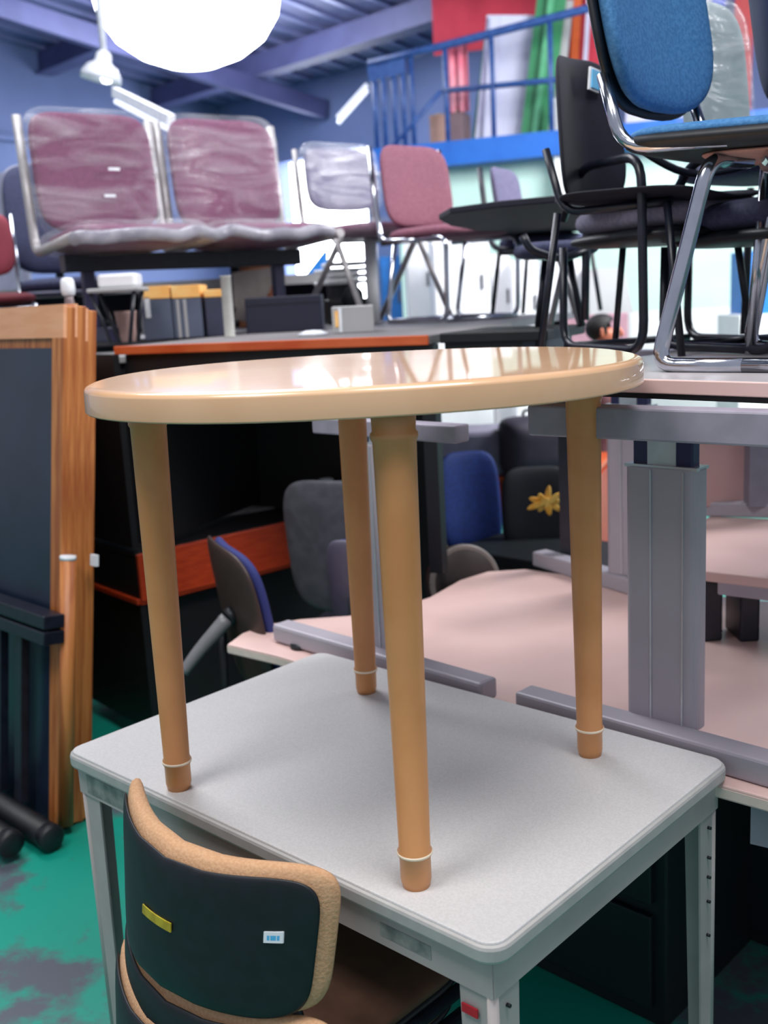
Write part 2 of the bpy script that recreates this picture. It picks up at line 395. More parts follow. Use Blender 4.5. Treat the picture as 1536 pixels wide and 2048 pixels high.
leaning('display_board', 966, 984, 30, 290, .48, pale_b, 'narrow pale strip leaning on the wide pale board', 'board', shift=-14)
leaning('display_board', 1040, 1098, -20, 275, .42, green_b, 'green board on the mezzanine left of the black chair', 'board', shift=-36)
leaning('display_board', 1062, 1074, -20, 275, .36, mat('light_green', '4E9A70', .5), 'thin light green strip leaning on the green board', 'board', shift=-36)
leaning('display_board', 1092, 1116, 0, 275, .5, grey_box, 'narrow grey-green board beside the green board', 'board', shift=-30)
leaning('display_board', 1112, 1190, -40, 260, 1.0, red_b, 'red board behind the black chair', 'board', shift=-20)
leaning('display_board', 1130, 1146, -40, 260, .9, mat('orange_strip', 'B8501E', .5), 'orange strip leaning on the red board', 'board', shift=-20)
leaning('display_board', 1156, 1164, -40, 260, .85, pale_b, 'thin lavender strip leaning on the red board', 'board', shift=-20)
leaning('display_board', 1250, 1440, -60, 260, 1.1, pale_b, 'pale lavender board behind the blue chair', 'board', shift=-10)
leaning('display_board', 1415, 1443, -60, 260, .9, mat('royal_board', '1038A0', .5), 'royal blue strip right of the blue chair', 'board', shift=-10)
leaning('display_board', 1462, 1500, -60, 260, .9, mat('deep_red', '8E0A14', .5), 'dark red board at the upper right corner', 'board', shift=-10)
b = BM(); a = mz(886, 84, .3); d_ = mz(940, 222, .3); ax = md * ((d_ - a).dot(md))
prof = []
for i in range(13):
    u_ = i / 12; prof.append(a + ax * u_ + mn * (.03 * math.sin(u_ * 17)))
top = [b.verts.new(p) for p in prof]; mid = [b.verts.new(p + Vector((0, 0, -.2))) for p in prof]; bot = [b.verts.new(p + Vector((0, 0, d_.z - a.z))) for p in prof]
for u_, v_ in ((top, mid), (mid, bot)):
    for i in range(12): b.faces.new((u_[i], u_[i + 1], v_[i + 1], v_[i])).smooth = True
e = bmesh.ops.extrude_face_region(b, geom=b.faces[:]); bmesh.ops.translate(b, vec=mn * .015, verts=[v for v in e['geom'] if isinstance(v, bmesh.types.BMVert)])
pinkcloth = mat('pink_cloth', 'E8A0AC', .8, col2='D4607A', scale=2.5)
bmesh.ops.translate(b, vec=-bot[0].co if False else -a, verts=b.verts)
solo('hanging_cloth', b, pinkcloth, 'pink cloth hanging from the mezzanine railing', 'cloth', a)
for px0, px1, y0, m, lb in ((864, 898, 232, card, 'brown cardboard box at the left end of the mezzanine'), (900, 930, 226, brown_b, 'dark cardboard box beside the pink hanging cloth')):
    a, c_ = mz(px0, 300, .35), mz(px1, 300, .35); top = mz(px0, y0, .35).z; wv = (c_ - a).length
    t0 = thing('cardboard_box', lb, 'box', ((a.x + c_.x) / 2, (a.y + c_.y) / 2, 2.87), math.degrees(math.atan2(md.y, md.x)), None)
    b = BM(); box(b, (0, .1, (top - 2.87) / 2), (wv, .3, top - 2.87), bev=.006); obj('carton', b, m, t0)
    b = BM(); box(b, (0, .1, top - 2.87 + .004), (.05, .3, .006)); obj('tape', b, mat('tape', 'B8A080', .4), t0)
# grey-white object right of the green boards
leaning('display_board', 1096, 1116, 196, 272, .2, mat('pale_grey_board', 'A8ACAE', .5), 'short pale grey board on the mezzanine edge', 'board', shift=-6)

# ================================================================== ROOF FIXTURES
tp = P(208, 108, 7.5)
t0 = thing('pendant_lamp', 'white pendant lamp with flared shade on a long rod', 'lamp', tp)
b = BM(); tube(b, [(0, 0, 0), (0, 0, 1.25)], .022, 10); obj('rod', b, white_paint, t0)
b = BM(); lathe(b, [(.03, .02), (.05, .0), (.055, -.05), (.10, -.08), (.132, -.13), (.135, -.17), (.13, -.17), (.125, -.135), (.09, -.09), (.03, -.06)], seg=32, rot=Matrix.Rotation(R(14), 3, 'Y')); obj('lamp_shade', b, white_paint, t0)
b = BM(); lathe(b, [(0, -.19), (.03, -.18), (.04, -.15), (.03, -.11), (0.01, -.08)], seg=16); obj('bulb', b, emis('bulb_glow', 'FFFFFF', 3), t0)
def strip_light(a, c_, label, r=.018):
    t0 = thing('fluorescent_light', label, 'light', a, 0, None); I = inv(t0)
    b = BM(); beam(b, a + Vector((0, 0, .05)), c_ + Vector((0, 0, .05)), r * 2.2, .05); obj('housing', b, white_paint, t0, I)
    b = BM(); tube(b, [a, c_], r * .8, 10); obj('tube', b, emis('tube_glow', 'E8ECFF', .8), t0, I)
strip_light(P(232, 203, 6.2), P(345, 262, 5.4), 'slanting fluorescent strip light behind the two plum seat backs')
strip_light(P(735, 180, 12), P(676, 246, 12), 'slanting strip light above the bright doorway', .03)

# ================================================================== GREY DESK
ZT = .74
cL, cB, cR, cF = [Vector((x * .87, y * .87, 0)) for x, y in ((-.7813, 2.3030), (-.2080, 2.9186), (.7082, 2.0631), (.1343, 1.4480))]
ctr = (cL + cB + cR + cF) / 4; LX = (cF - cL).length; LY = (cB - cL).length
t0 = thing('work_table', 'grey laminate steel-framed desk carrying the tan plastic table', 'desk', ctr, math.degrees(math.atan2((cF - cL).y, (cF - cL).x)))
b = BM(); prism(b, rrect(LX - .012, LY - .012, .03), ZT - .026, ZT, .003); obj('tabletop', b, laminate, t0)
b = BM(); prism(b, rrect(LX, LY, .036), ZT - .032, ZT - .004, .006); obj('edge_band', b, grey_edge, t0)
ax_, ay_ = LX / 2 - .02, LY / 2 - .02
b = BM()
for sx in (-1, 1):
    box(b, (sx * ax_, 0, ZT - .062), (.004, 2 * ay_, .062)); box(b, (sx * (ax_ - .012), 0, ZT - .092), (.024, 2 * ay_, .006), bev=.002)
for sy in (-1, 1):
    box(b, (0, sy * ay_, ZT - .062), (2 * ax_, .004, .062)); box(b, (0, sy * (ay_ - .012), ZT - .092), (2 * ax_, .024, .006), bev=.002)
obj('apron', b, desk_steel, t0)
for sx in (-1, 1):
    for sy in (-1, 1):
        b = BM(); px_, py_ = sx * (ax_ - .002), sy * (ay_ - .002)
        # angle-section leg, tapering slightly to the floor
        for (dx, dy) in ((-sx, 0), (0, -sy)):
            o_ = Vector((px_, py_, 0)); wtop, wbot = .062, .045; vs = []
            for z_, w_ in ((0.02, wbot), (ZT - .03, wtop)):
                for k_ in (0, 1): vs.append(o_ + Vector((dx * w_ * k_, dy * w_ * k_, z_)))
            n_ = Vector((-sx if dx == 0 else 0, -sy if dy == 0 else 0, 0)) * .004
            q = [b.verts.new(v) for v in (vs[0], vs[1], vs[3], vs[2])] + [b.verts.new(v + n_) for v in (vs[0], vs[1], vs[3], vs[2])]
            for ids in ((0, 1, 2, 3), (7, 6, 5, 4), (0, 4, 5, 1), (1, 5, 6, 2), (2, 6, 7, 3), (3, 7, 4, 0)): b.faces.new([q[i] for i in ids])
        tube(b, [(px_ - sx * .006, py_ - sy * .006, .02), (px_ - sx * .006, py_ - sy * .006, ZT - .03)], .009, 10)
        lg = obj('leg', b, desk_steel, t0)
        b = BM(); lathe(b, [(.016, 0), (.018, .004), (.018, .016), (.008, .022)], (px_ - sx * .02, py_ - sy * .02, 0), 14); obj('foot', b, black_plastic, lg)
        b = BM()
        for z_ in (.62, .56, .52, .47, .40):
            lathe(b, [(.003, -.001), (.003, .0065)], (px_ + sx * .000, py_ - sy * .03, z_), 8, Matrix.Rotation(R(90), 3, 'Y'))
        obj('bolt_hole', b, black_plastic, lg)['kind'] = 'stuff'
b = BM(); box(b, (ax_ - .042, -ay_ - .002, ZT - .128), (.028, .003, .014)); obj('sticker', b, red_st, t0)
b = BM(); box(b, (-ax_ + .22, -ay_ - .003, ZT - .075), (.012, .002, .03)); o = obj('tag_mark', b, red_st, t0)
b = BM(); box(b, (ax_ - .16, -ay_ - .0025, ZT - .066), (.10, .001, .022)); obj('scuff', b, scuff, t0)
b = BM(); box(b, (-ax_ + .1, -ay_ - .0025, ZT - .066), (.14, .001, .04)); obj('scuff', b, scuff, t0)

# ================================================================== TAN PLASTIC TABLE
TC = Vector((-.022, 1.842, ZT)); TH = .753
t0 = thing('plastic_table', 'round tan plastic table standing on the grey desk', 'table', TC)
b = BM(); prof = [(0, TH), (.40, TH), (.452, TH), (.4545, TH), (.460, TH - .001), (.4655, TH - .0035), (.468, TH - .0075), (.4685, TH - .009), (.4695, TH - .0405), (.4695, TH - .041), (.468, TH - .0427), (.466, TH - .043), (.4635, TH - .0425), (.463, TH - .0405), (.461, TH - .012), (.44, TH - .008), (0, TH - .008)]
seg = 96; rings = []
for r_, z_ in prof:
    ring = []
    for k in range(seg):
        th = 2 * math.pi * k / seg; c_, s_ = math.cos(th - R(2)), math.sin(th - R(2)); nn = 2.25
        rr = (abs(c_) ** nn + abs(s_ * 1.06) ** nn) ** (-1 / nn)
        ring.append(b.verts.new((r_ * rr * math.cos(th) * 1.0, r_ * rr * math.sin(th) * .985, z_)))
    rings.append(ring)
for a, c_ in zip(rings, rings[1:]):
    for k in range(seg): b.faces.new((a[k], a[(k + 1) % seg], c_[(k + 1) % seg], c_[k])).smooth = True
bmesh.ops.remove_doubles(b, verts=b.verts, dist=1e-6)
obj('tabletop', b, tan_plastic, t0)
b = BM()
for a_ in range(0, 180, 30): beam(b, (-.43 * math.cos(R(a_)), -.40 * math.sin(R(a_)), TH - .016), (.43 * math.cos(R(a_)), .40 * math.sin(R(a_)), TH - .016), .004, .014)
obj('underside_rib', b, tan_plastic, t0)
for bx, by, tx, ty in ((-.406, 1.805, -.398, 1.812), (.0185, 1.436, .020, 1.462), (.365, 1.852, .362, 1.855), (-.061, 2.236, -.056, 2.225)):
    bx -= TC.x; tx -= TC.x; by -= TC.y; ty -= TC.y
    b = BM(); A_ = Vector((bx, by, 0)); T_ = Vector((tx, ty, TH - .012)); q = T_ - A_
    prof = [(0, .021), (.012, .0235), (.045, .0235), (.05, .0262), (.056, .0262), (.06, .0238), (.35, .0275), (.62, .0305), (.66, .0312), (.665, .034), (.672, .034), (.675, .031), (.70, .032), (.725, .036), (.73, .036)]
    rings = []
    for z_, r_ in prof:
        c_ = A_ + q * (z_ / .73); rings.append([b.verts.new(c_ + Vector((r_ * math.cos(2 * math.pi * k / 28), r_ * math.sin(2 * math.pi * k / 28), 0))) for k in range(28)])
    for a, c_ in zip(rings, rings[1:]):
        for k in range(28): b.faces.new((a[k], a[(k + 1) % 28], c_[(k + 1) % 28], c_[k])).smooth = True
    b.faces.new(rings[0][::-1]); b.faces.new(rings[-1])
    lg = obj('leg', b, tan_leg, t0)
    b = BM(); c_ = A_ + q * (.053 / .73); pr = [(.0258, -.0028), (.0272, -.0012), (.0272, .0012), (.0258, .0028)]
    lathe(b, pr, c_, 28); obj('foot_ring', b, white_seam, lg)

# ================================================================== CHAIR STACK AT THE DESK (nested stacking chairs)
def shell_chair(label, dz, dy, group, zseat):
    loc = Vector((-.275, 1.455, 0)) - E2 * (dy + .060) - E1 * .078
    t0 = thing('stacking_chair', label, 'chair', loc, GRID, group)
    zc = .702 + dz                        # local +Y points at the desk
    b = BM(); pad(b, .49, .25, .014, MX((0, 0, zc), -8), n=5.5, bend=-.095, taper=.05, seg=144, sag=.04, edge=.4); obj('back_shell', b, black_plastic, t0)
    b = BM(); pad(b, .512, .265, .046, MX((0, .028, zc + .006), -8), n=5.5, bend=-.095, taper=.05, seg=144, sag=.04, edge=.35); obj('back_cushion', b, cushion_tan, t0)
    b = BM(); pad(b, .44, .41, .04, MX((0, .29, zseat), 90), n=5, edge=.35); obj('seat_cushion', b, mat('dark_brown_seat', '54382A', .9, col2='5E4030'), t0)
    b = BM(); pad(b, .44, .41, .03, MX((0, .29, zseat - .018), 90), n=5, edge=.4); obj('seat_shell', b, black_plastic, t0)
    for s in (-1, 1):
        b = BM(); tube(b, fillet([(s * .17, .075, zc - .06), (s * .20, .085, zc - .14), (s * .222, .10, zseat - .03), (s * .222, .46, zseat - .03)], .05), .012, 10); obj('back_post', b, black_steel, t0)
        for y0, y1 in ((.14, .05 - dy), (.46, .50)):
            b = BM(); tube(b, [(s * .222, y0, zseat - .03), (s * (.235 + (.45 - zseat) * .2), y1, .012)], .012, 10); lg = obj('leg', b, black_steel, t0)
    return t0, zc
t0, zc = shell_chair('black-backed chair with tan cushion at the grey desk, uppermost of the nested three', .0, 0, 'nested black and tan chairs', .455)
def back_pt(x, v, out):      # place on the rear face of the shell
    X = x; xn = x / .245; Y = .095 * xn * xn - out; return MX((0, 0, zc), -8) @ Vector((X, Y, v - .04 * (1 - xn * xn) * (v / .125 + 1) / 2))
def sticker(name, x0, x1, v0, v1, slope, m, n=6):
    b = BM(); rows = []
    for i in range(n + 1):
        x = x0 + (x1 - x0) * i / n; d_ = slope * (i / n - .5)
        rows.append((b.verts.new(back_pt(x, v0 + d_, .009)), b.verts.new(back_pt(x, v1 + d_, .009))))
    for a, c_ in zip(rows, rows[1:]): b.faces.new((a[0], c_[0], c_[1], a[1]))
    e = bmesh.ops.extrude_face_region(b, geom=b.faces[:]); bmesh.ops.translate(b, vec=(0, .002, 0), verts=[v for v in e['geom'] if isinstance(v, bmesh.types.BMVert)])
    return obj(name, b, m, t0)
sticker('yellow_sticker', -.050, .030, -.004, .013, 0, yellow)
sticker('white_sticker', .185, .210, .014, .032, 0, white_st)
sticker('sticker_print', .189, .206, .018, .026, 0, blue_st)
shell_chair('black-backed chair nested beneath the uppermost one at the grey desk', -.235, .025, 'nested black and tan chairs', .405)
shell_chair('lowest black-backed chair of the nested three at the grey desk', -.285, .05, 'nested black and tan chairs', .355)

# loose pale batten on the floor by the chair
a, c_ = Z(258, 1985, .02), Z(345, 1935, .02)
t0 = thing('floor_batten', 'pale flat metal bar lying on the green floor behind the nearest chair', 'bar', (a + c_) / 2, 0); I = inv(t0)
b = BM(); beam(b, a, c_ + (c_ - a) * .5, .03, .04, .003); obj('bar', b, mat('pale_metal', 'A8A6A2', .4), t0, I)

# ================================================================== FOLDED TABLES ON THE LEFT
def folded_table(label, base, ycl, legs=True, h=1.645, x1=0):
    t0 = thing('folding_table', label, 'folding table', base, GRID, 'folded tables leaning at the left', lean=-7.7)
    b = BM(); box(b, (x1 - .85, ycl + .017, h / 2), (1.7, .03, h - .01), bev=.003); obj('tabletop', b, oak, t0)
    b = BM()
    box(b, (x1 - .85, ycl - .004, h - .05), (1.7, .012, .10)); obj('wood_frame', b, oak_frame, t0)
    b = BM(); box(b, (x1 - .033, ycl - .004, h / 2 - .05), (.066, .012, h - .1)); obj('wood_frame', b, oak, t0)
    b = BM(); box(b, (x1 - .885, ycl - .003, h / 2 - .06), (1.63, .008, h - .14)); obj('underside_panel', b, navy_panel, t0)
    return t0
B0 = Vector((-1.075, 3.075, .005))
t0 = folded_table('foremost folded table of the leaning stack, dark underside towards us', B0, 0)
b = BM()
for z_, yy in ((.688, -.06), (.638, -.06)): box(b, (-.78, yy, z_), (1.66, .07, .042), bev=.004)
box(b, (-.78, -.045, .663), (1.62, .05, .08)); obj('leg_crossbar', b, black_steel, t0)
for yy, xx in ((-.09, .07), (-.20, .03)):
    b = BM(); tube(b, [(-1.5, yy, .030), (xx, yy, .030)], .040, 16); lg = obj('foot_bar', b, black_plastic, t0)
    b = BM(); lathe(b, [(.042, 0), (.042, .03), (.034, .038), (0, .04)], (xx, yy, .030), 16, Matrix.Rotation(R(90), 3, 'Y')); obj('end_cap', b, black_plastic, lg)
for xx in (-.16, -.30):
    b = BM(); beam(b, (xx, -.055, .06), (xx, -.055, .63), .045, .03, .003); obj('folded_leg', b, black_steel, t0)
folded_table('middle folded table of the leaning stack at the left', B0 + E2 * .036, 0)
folded_table('rearmost folded table of the leaning stack at the left', B0 + E2 * .072, 0, h=1.63)
t1 = thing('wooden_post', 'short orange wood post with white tape end against the folded tables', 'post', B0 - E2 * .005 + E1 * .03, GRID, None, -7.7)
b = BM(); tube(b, [(0, 0, .03), (0, 0, .88)], .024, 16); obj('post', b, oak, t1)
b = BM(); tube(b, [(0, 0, .872), (0, 0, .885)], .025, 16); obj('tape_end', b, white_st, t1)
b = BM(); box(b, (.035, .07, .87), (.03, .012, .035)); obj('paper_label', b, white_st, t1)

# ================================================================== DARK TABLES AND CHERRY DESKS BEHIND
ZD = 1.485
S0, S1, S2 = Vector((-.905, 3.72, 0)), Vector((.165, 3.22, 0)), Vector((.62, 2.97, 0))
dS = (S1 - S0).normalized(); nS = Vector((-dS.y, dS.x, 0))
t0 = thing('raised_desk', 'long black desk with cherry edge raised behind the tan table', 'desk', S0, math.degrees(math.atan2(dS.y, dS.x)))
LS = (S1 - S0).length
b = BM(); box(b, (LS / 2, .42, ZD - .014), (LS, .82, .028), bev=.003); obj('tabletop', b, paper, t0)
b = BM(); box(b, (LS / 2, -.006, ZD - .013), (LS, .014, .03), bev=.003); obj('edge_band', b, cherry_top, t0)
I = inv(t0); b = BM(); pa, pb = Vector((-.898, 3.66, 0)), Vector((-1.40, 4.24, 0)); beam(b, pa + Vector((0, .02, 1.115)), pb + Vector((0, .02, 1.115)), .024, .69); obj('end_panel', b, black_board, t0, I)
b = BM(); box(b, (.05, .42, ZD - .028 - .34), (.028, .70, .68)); obj('end_panel', b, black_board, t0)
b = BM(); box(b, (LS - .014, .03, ZD - .028 - .36), (.045, .045, .72)); obj('corner_post', b, black_board, t0)
b = BM(); box(b, (.84, .74, ZD / 2 - .02), (.045, .045, ZD - .04)); obj('corner_post', b, black_board, t0)
b = BM(); box(b, (.43, .79, ZD - .028 - .40), (.86, .02, .80)); obj('back_panel', b, black_board, t0)
b = BM(); box(b, (LS / 2, .02, ZD - .075), (LS - .06, .02, .09)); obj('front_rail', b, black_board, t0)
LS2 = (S2 - S1).length; d2 = (S2 - S1).normalized()
t0 = thing('raised_desk', 'short black desk between cherry desk and the right-hand seats', 'desk', S1 + Vector((.01, -.004, 0)), math.degrees(math.atan2(d2.y, d2.x)))
LS2 *= .66
b = BM(); box(b, (LS2 / 2 + .02, .18, ZD - .01), (LS2, .35, .03), bev=.004); obj('tabletop', b, black_board, t0)
b = BM(); box(b, (LS2 / 2 + .02, .03, ZD - .07), (LS2 - .02, .02, .10)); obj('front_rail', b, black_board, t0)
for xx in (LS2 - .04, ):
    b = BM(); box(b, (xx, .18, ZD - .05), (.04, .33, .05)); obj('bracket', b, black_steel, t0)
    b = BM(); box(b, (xx, .33, (ZD - .06) / 2), (.04, .04, ZD - .06)); obj('leg', b, black_steel, t0)
# further table of the same height carrying the bench and chairs
t0 = thing('display_table', 'dark table behind the long desk, under the row of chairs', 'table', (-.52, 5.12, 0), math.degrees(math.atan2(dS.y, dS.x)))
b = BM(); box(b, (0, 0, ZD - .015), (2.7, 1.3, .028), bev=.003); obj('tabletop', b, mat('dark_grey_top', '58565C', .5), t0)
for xx, yy in ((-1.28, -.6), (-1.28, .6), (.2, -.6), (.3, .6), (1.28, .6)):
    if True:
        b = BM(); box(b, (xx, yy, (ZD - .03) / 2), (.05, .05, ZD - .03)); obj('leg', b, black_steel, t0)

C0 = Vector((-.898, 3.665, 0))
# lower cherry desk, its long band receding to the right
t0 = thing('cherry_desk', 'orange-red cherry desk under the long black desk', 'desk', C0, math.degrees(math.atan2(.476, .547)))
b = BM(); box(b, (.75, .40, .742), (1.5, .80, .018), bev=.003); obj('tabletop', b, black_board, t0)
b = BM(); box(b, (.75, -.008, .662), (1.5, .016, .175), bev=.003); box(b, (.75, .006, .572), (1.5, .03, .018)); obj('front_band', b, cherry, t0)
b = BM(); box(b, (-.004, .38, .572), (.016, .76, .020), bev=.003); obj('side_trim', b, cherry, t0)
b = BM(); box(b, (.012, .38, .40), (.024, .76, .66)); obj('end_panel', b, black_board, t0)
b = BM(); box(b, (1.48, .38, .31), (.024, .74, .50)); obj('end_panel', b, black_board, t0)
b = BM(); box(b, (.75, .06, .30), (1.42, .02, .48)); obj('front_panel', b, black_board, t0)
# the side above the corner is a black upright panel
b = BM(); tag(obj('paper_sheet', BM(), paper), '', '') if False else None
q = [Z(343, 1048, .76), Z(345, 1020, .76), Z(560, 990, .76), Z(590, 1006, .76)]
b = BM(); cen = sum(q, Vector()) / 4; prism(b, [(p.x - cen.x, p.y - cen.y) for p in q], 0, .006)
solo('paper_sheet', b, mat('grey_card_sheet', '8A8688', .6), 'grey sheet lying on the cherry desk', 'sheet', (cen.x, cen.y, .752))
# small white cup and grey cylinder on it
for px, y0, y1, Y, m, nm, lb in ((654, 958, 985, 4.15, white_st, 'cup', 'small white cup on the cherry desk'), (660, 905, 955, 4.35, grey_box, 'canister', 'narrow grey canister behind the white cup')):
    base = P(px, y1, Y); h_ = P(px, y0, Y).z - base.z; r_ = .03 if nm == 'cup' else .018
    b = BM(); lathe(b, [(0, 0), (r_ * .85, 0), (r_, h_), (r_ * .9, h_), (r_ * .78, .006), (0, .006)], seg=20); solo(nm, b, m, lb, 'cup' if nm == 'cup' else 'canister', base)
# under it so that they do not float
b0 = P(656, 985, 4.2); 
b = BM(); box(b, (0, 0, -.02 + (b0.z - .68) / 2 - (b0.z - .68) / 2), (.01, .01, .01)); b.free()
t0 = thing('shelf_box', 'dark box on the cherry desk carrying the white cup', 'box', (b0.x, b0.y + .06, .752), 20)
b = BM(); box(b, (0, 0, (b0.z - .752) / 2), (.30, .34, b0.z - .752 - .004), bev=.004); obj('body', b, black_board, t0)
b = BM(); box(b, (0, -.171, (b0.z - .752) * .6), (.08, .006, .012)); obj('handle', b, black_steel, t0)

# second cherry desk further right
q0, q1 = P(868, 962, 4.7), P(1180, 925, 4.45)
dd = (q1 - q0); dd.z = 0; L_ = dd.length
t0 = thing('cherry_desk', 'red cherry desk behind the blue chair between the tan legs', 'desk', (q0.x, q0.y, 0), math.degrees(math.atan2(dd.y, dd.x)))
zt_ = .80
b = BM(); box(b, (L_ / 2, .34, zt_ - .012), (L_, .70, .024), bev=.003); obj('tabletop', b, cherry_top, t0)
b = BM(); box(b, (L_ / 2, .02, zt_ - .11), (L_, .02, .18)); obj('front_panel', b, cherry, t0)
b = BM(); box(b, (.012, .34, zt_ / 2 - .02), (.024, .66, zt_ - .04)); obj('end_panel', b, cherry, t0)
b = BM(); box(b, (L_ - .012, .34, zt_ / 2 - .02), (.024, .66, zt_ - .04)); obj('end_panel', b, cherry, t0)
# things on it
a = P(940, 925, 4.75); t1 = thing('equipment_case', 'pale lavender case on the red cherry desk', 'case', (a.x, a.y, zt_), -5)
b = BM(); box(b, (0, 0, .10), (.34, .3, .20), bev=.02); obj('body', b, mat('lavender_case', '8A869C', .5), t1)
b = BM(); box(b, (-.07, -.155, .012), (.14, .01, .02)); obj('white_strip', b, white_st, t1)
a = P(1075, 915, 4.6); t1 = thing('equipment_case', 'dark grey case on the cherry desk right of the pale case', 'case', (a.x, a.y, zt_), 4)
b = BM(); pad(b, .34, .26, .26, MX((0, 0, .13)), n=6); obj('body', b, mat('dark_mauve_case', '3C3846', .6), t1)
b = BM(); tube(b, fillet([(-.06, 0, .25), (-.06, 0, .285), (.06, 0, .285), (.06, 0, .25)], .02), .006, 8); obj('handle', b, black_plastic, t1)

# ================================================================== GENERIC CHAIR
def chair(label, loc, rot, cat='chair', name='side_chair', group=None, seat=None, back=None, frame='sled', fm=None, sm=None, bm_=None, zs=.44, wrap=False, shell=None, arms=None, pitch=0):
    """faces local -Y; origin on the surface it stands on, under the seat centre"""
    t0 = thing(name, label, cat, loc, rot, group)
    sw, sd, st = seat or (.46, .44, .06); bw, bh, bt, bz = back or (.44, .36, .05, .70)
    b = BM(); pad(b, sw, sd, st, MX((0, 0, zs), 90 + 0), n=4.5, edge=.4, bendv=0); s_ = obj('seat', b, sm, t0)
    if shell:
        b = BM(); pad(b, sw * 1.02, sd * 1.02, .03, MX((0, 0, zs - st / 2 - .002), 90), n=4.5, edge=.4); obj('seat_shell', b, shell, t0)
    MB2 = MX((0, sd / 2 + .02, bz), -8)
    b = BM(); pad(b, bw, bh, bt, MB2, n=4.2, bend=.03, edge=.4, taper=-.02); k_ = obj('backrest', b, bm_, t0)
    if shell:
        b = BM(); pad(b, bw * 1.03, bh * 1.03, .03, MX((0, sd / 2 + .02 + bt * .5, bz), -8), n=4.2, bend=.03, edge=.4); obj('back_shell', b, shell, t0)
    r = .011; hw = sw / 2 - .01; hd = sd / 2
    if frame == 'sled':
        for s in (-1, 1):
            b = BM(); tube(b, fillet([(s * hw, hd, zs - .03), (s * hw, -hd, zs - .03), (s * hw, -hd * .95, .012), (s * hw, hd * .95, .012), (s * hw, hd * .6, zs - .04)], .05), r, 10); obj('leg', b, fm, t0)
        b = BM(); tube(b, [(-hw, -hd * .9, .012), (hw, -hd * .9, .012)], r, 10); tube(b, [(-hw, hd * .9, .012), (hw, hd * .9, .012)], r, 10); obj('stretcher', b, fm, t0)
    elif frame == 'aframe':
        for s in (-1, 1):
            b = BM(); tube(b, fillet([(s * hw, hd * .2, zs - .03), (s * (hw + .02), -hd * .2, zs - .03), (s * (hw + .03), -hd * 1.15, .012)], .05), r * 1.35, 10, flat=.8); obj('leg', b, fm, t0)
            b = BM(); tube(b, [(s * hw, -hd * .3, zs - .03), (s * (hw + .02), hd * 1.25, .012)], r * 1.35, 10); obj('leg', b, fm, t0)
        b = BM(); tube(b, [(-hw, 0, zs - .045), (hw, 0, zs - .045)], r, 10); obj('stretcher', b, fm, t0)
    elif frame == 'pedestal':
        b = BM(); tube(b, [(0, 0, .08), (0, 0, zs - .03)], .025, 14); obj('gas_column', b, black_plastic, t0)
        for k in range(5):
            a_ = R(72 * k + 20); b = BM(); tube(b, [(0, 0, .11), (.24 * math.cos(a_), .24 * math.sin(a_), .06)], .02, 10, r2=.013); lg = obj('base_arm', b, fm, t0)
            b = BM(); lathe(b, [(0, -.02), (.024, -.02), (.028, 0), (.024, .02), (0, .02)], (.24 * math.cos(a_), .24 * math.sin(a_), .028), 14, Matrix.Rotation(R(90), 3, 'X')); obj('caster', b, black_plastic, lg)
    else:
        for s in (-1, 1):
            for u_ in (-1, 1):
                b = BM(); tube(b, [(s * hw, u_ * hd * .85, zs - .03), (s * (hw + .02), u_ * hd * 1.05, .0)], r, 10); obj('leg', b, fm, t0)
        b = BM(); tube(b, [(-hw, -hd * .85, zs - .04), (hw, -hd * .85, zs - .04), (hw, hd * .85, zs - .04), (-hw, hd * .85, zs - .04), (-hw, -hd * .85, zs - .04)], r, 8); obj('seat_frame', b, fm, t0)
    if frame == 'pedestal':
        b = BM(); tube(b, fillet([(0, .05, zs - .04), (0, sd / 2 + .09, zs - .02), (0, sd / 2 + .08, bz)], .06), .022, 10, flat=.5); obj('back_post', b, black_plastic, t0)
    else:
        for s in (-1, 1):
            x_ = s * (bw / 2 + .005)
            b = BM(); tube(b, fillet([(s * hw, -hd * .1, zs - .03), (x_, hd + .01, zs - .02), (x_, hd + .035, zs + .1), (x_, hd + .05 + (bh / 2) * .1, bz + bh / 2 - .01)], .05), r * 1.2, 10); obj('back_post', b, fm, t0)
    if arms:
        for s in (-1, 1):
            b = BM(); tube(b, fillet([(s * (hw + .03), -hd * .7, zs - .02), (s * (hw + .05), -hd * .7, zs + .20), (s * (hw + .05), hd * .9, zs + .21), (s * (hw + .02), hd + .03, zs + .2)], .06), r * 1.3, 10); obj('armrest', b, arms, t0)
    if wrap:
        b = BM(); pad(b, bw + .035, bh + .05, bt + .035, MB2, n=5, bend=.03, edge=.35); obj('backrest_film', b, film, t0)
        b = BM(); pad(b, sw + .05, sd + .05, st + .04, MX((0, 0, zs), 90), n=5, edge=.35); obj('seat_film', b, film, t0)
    return t0

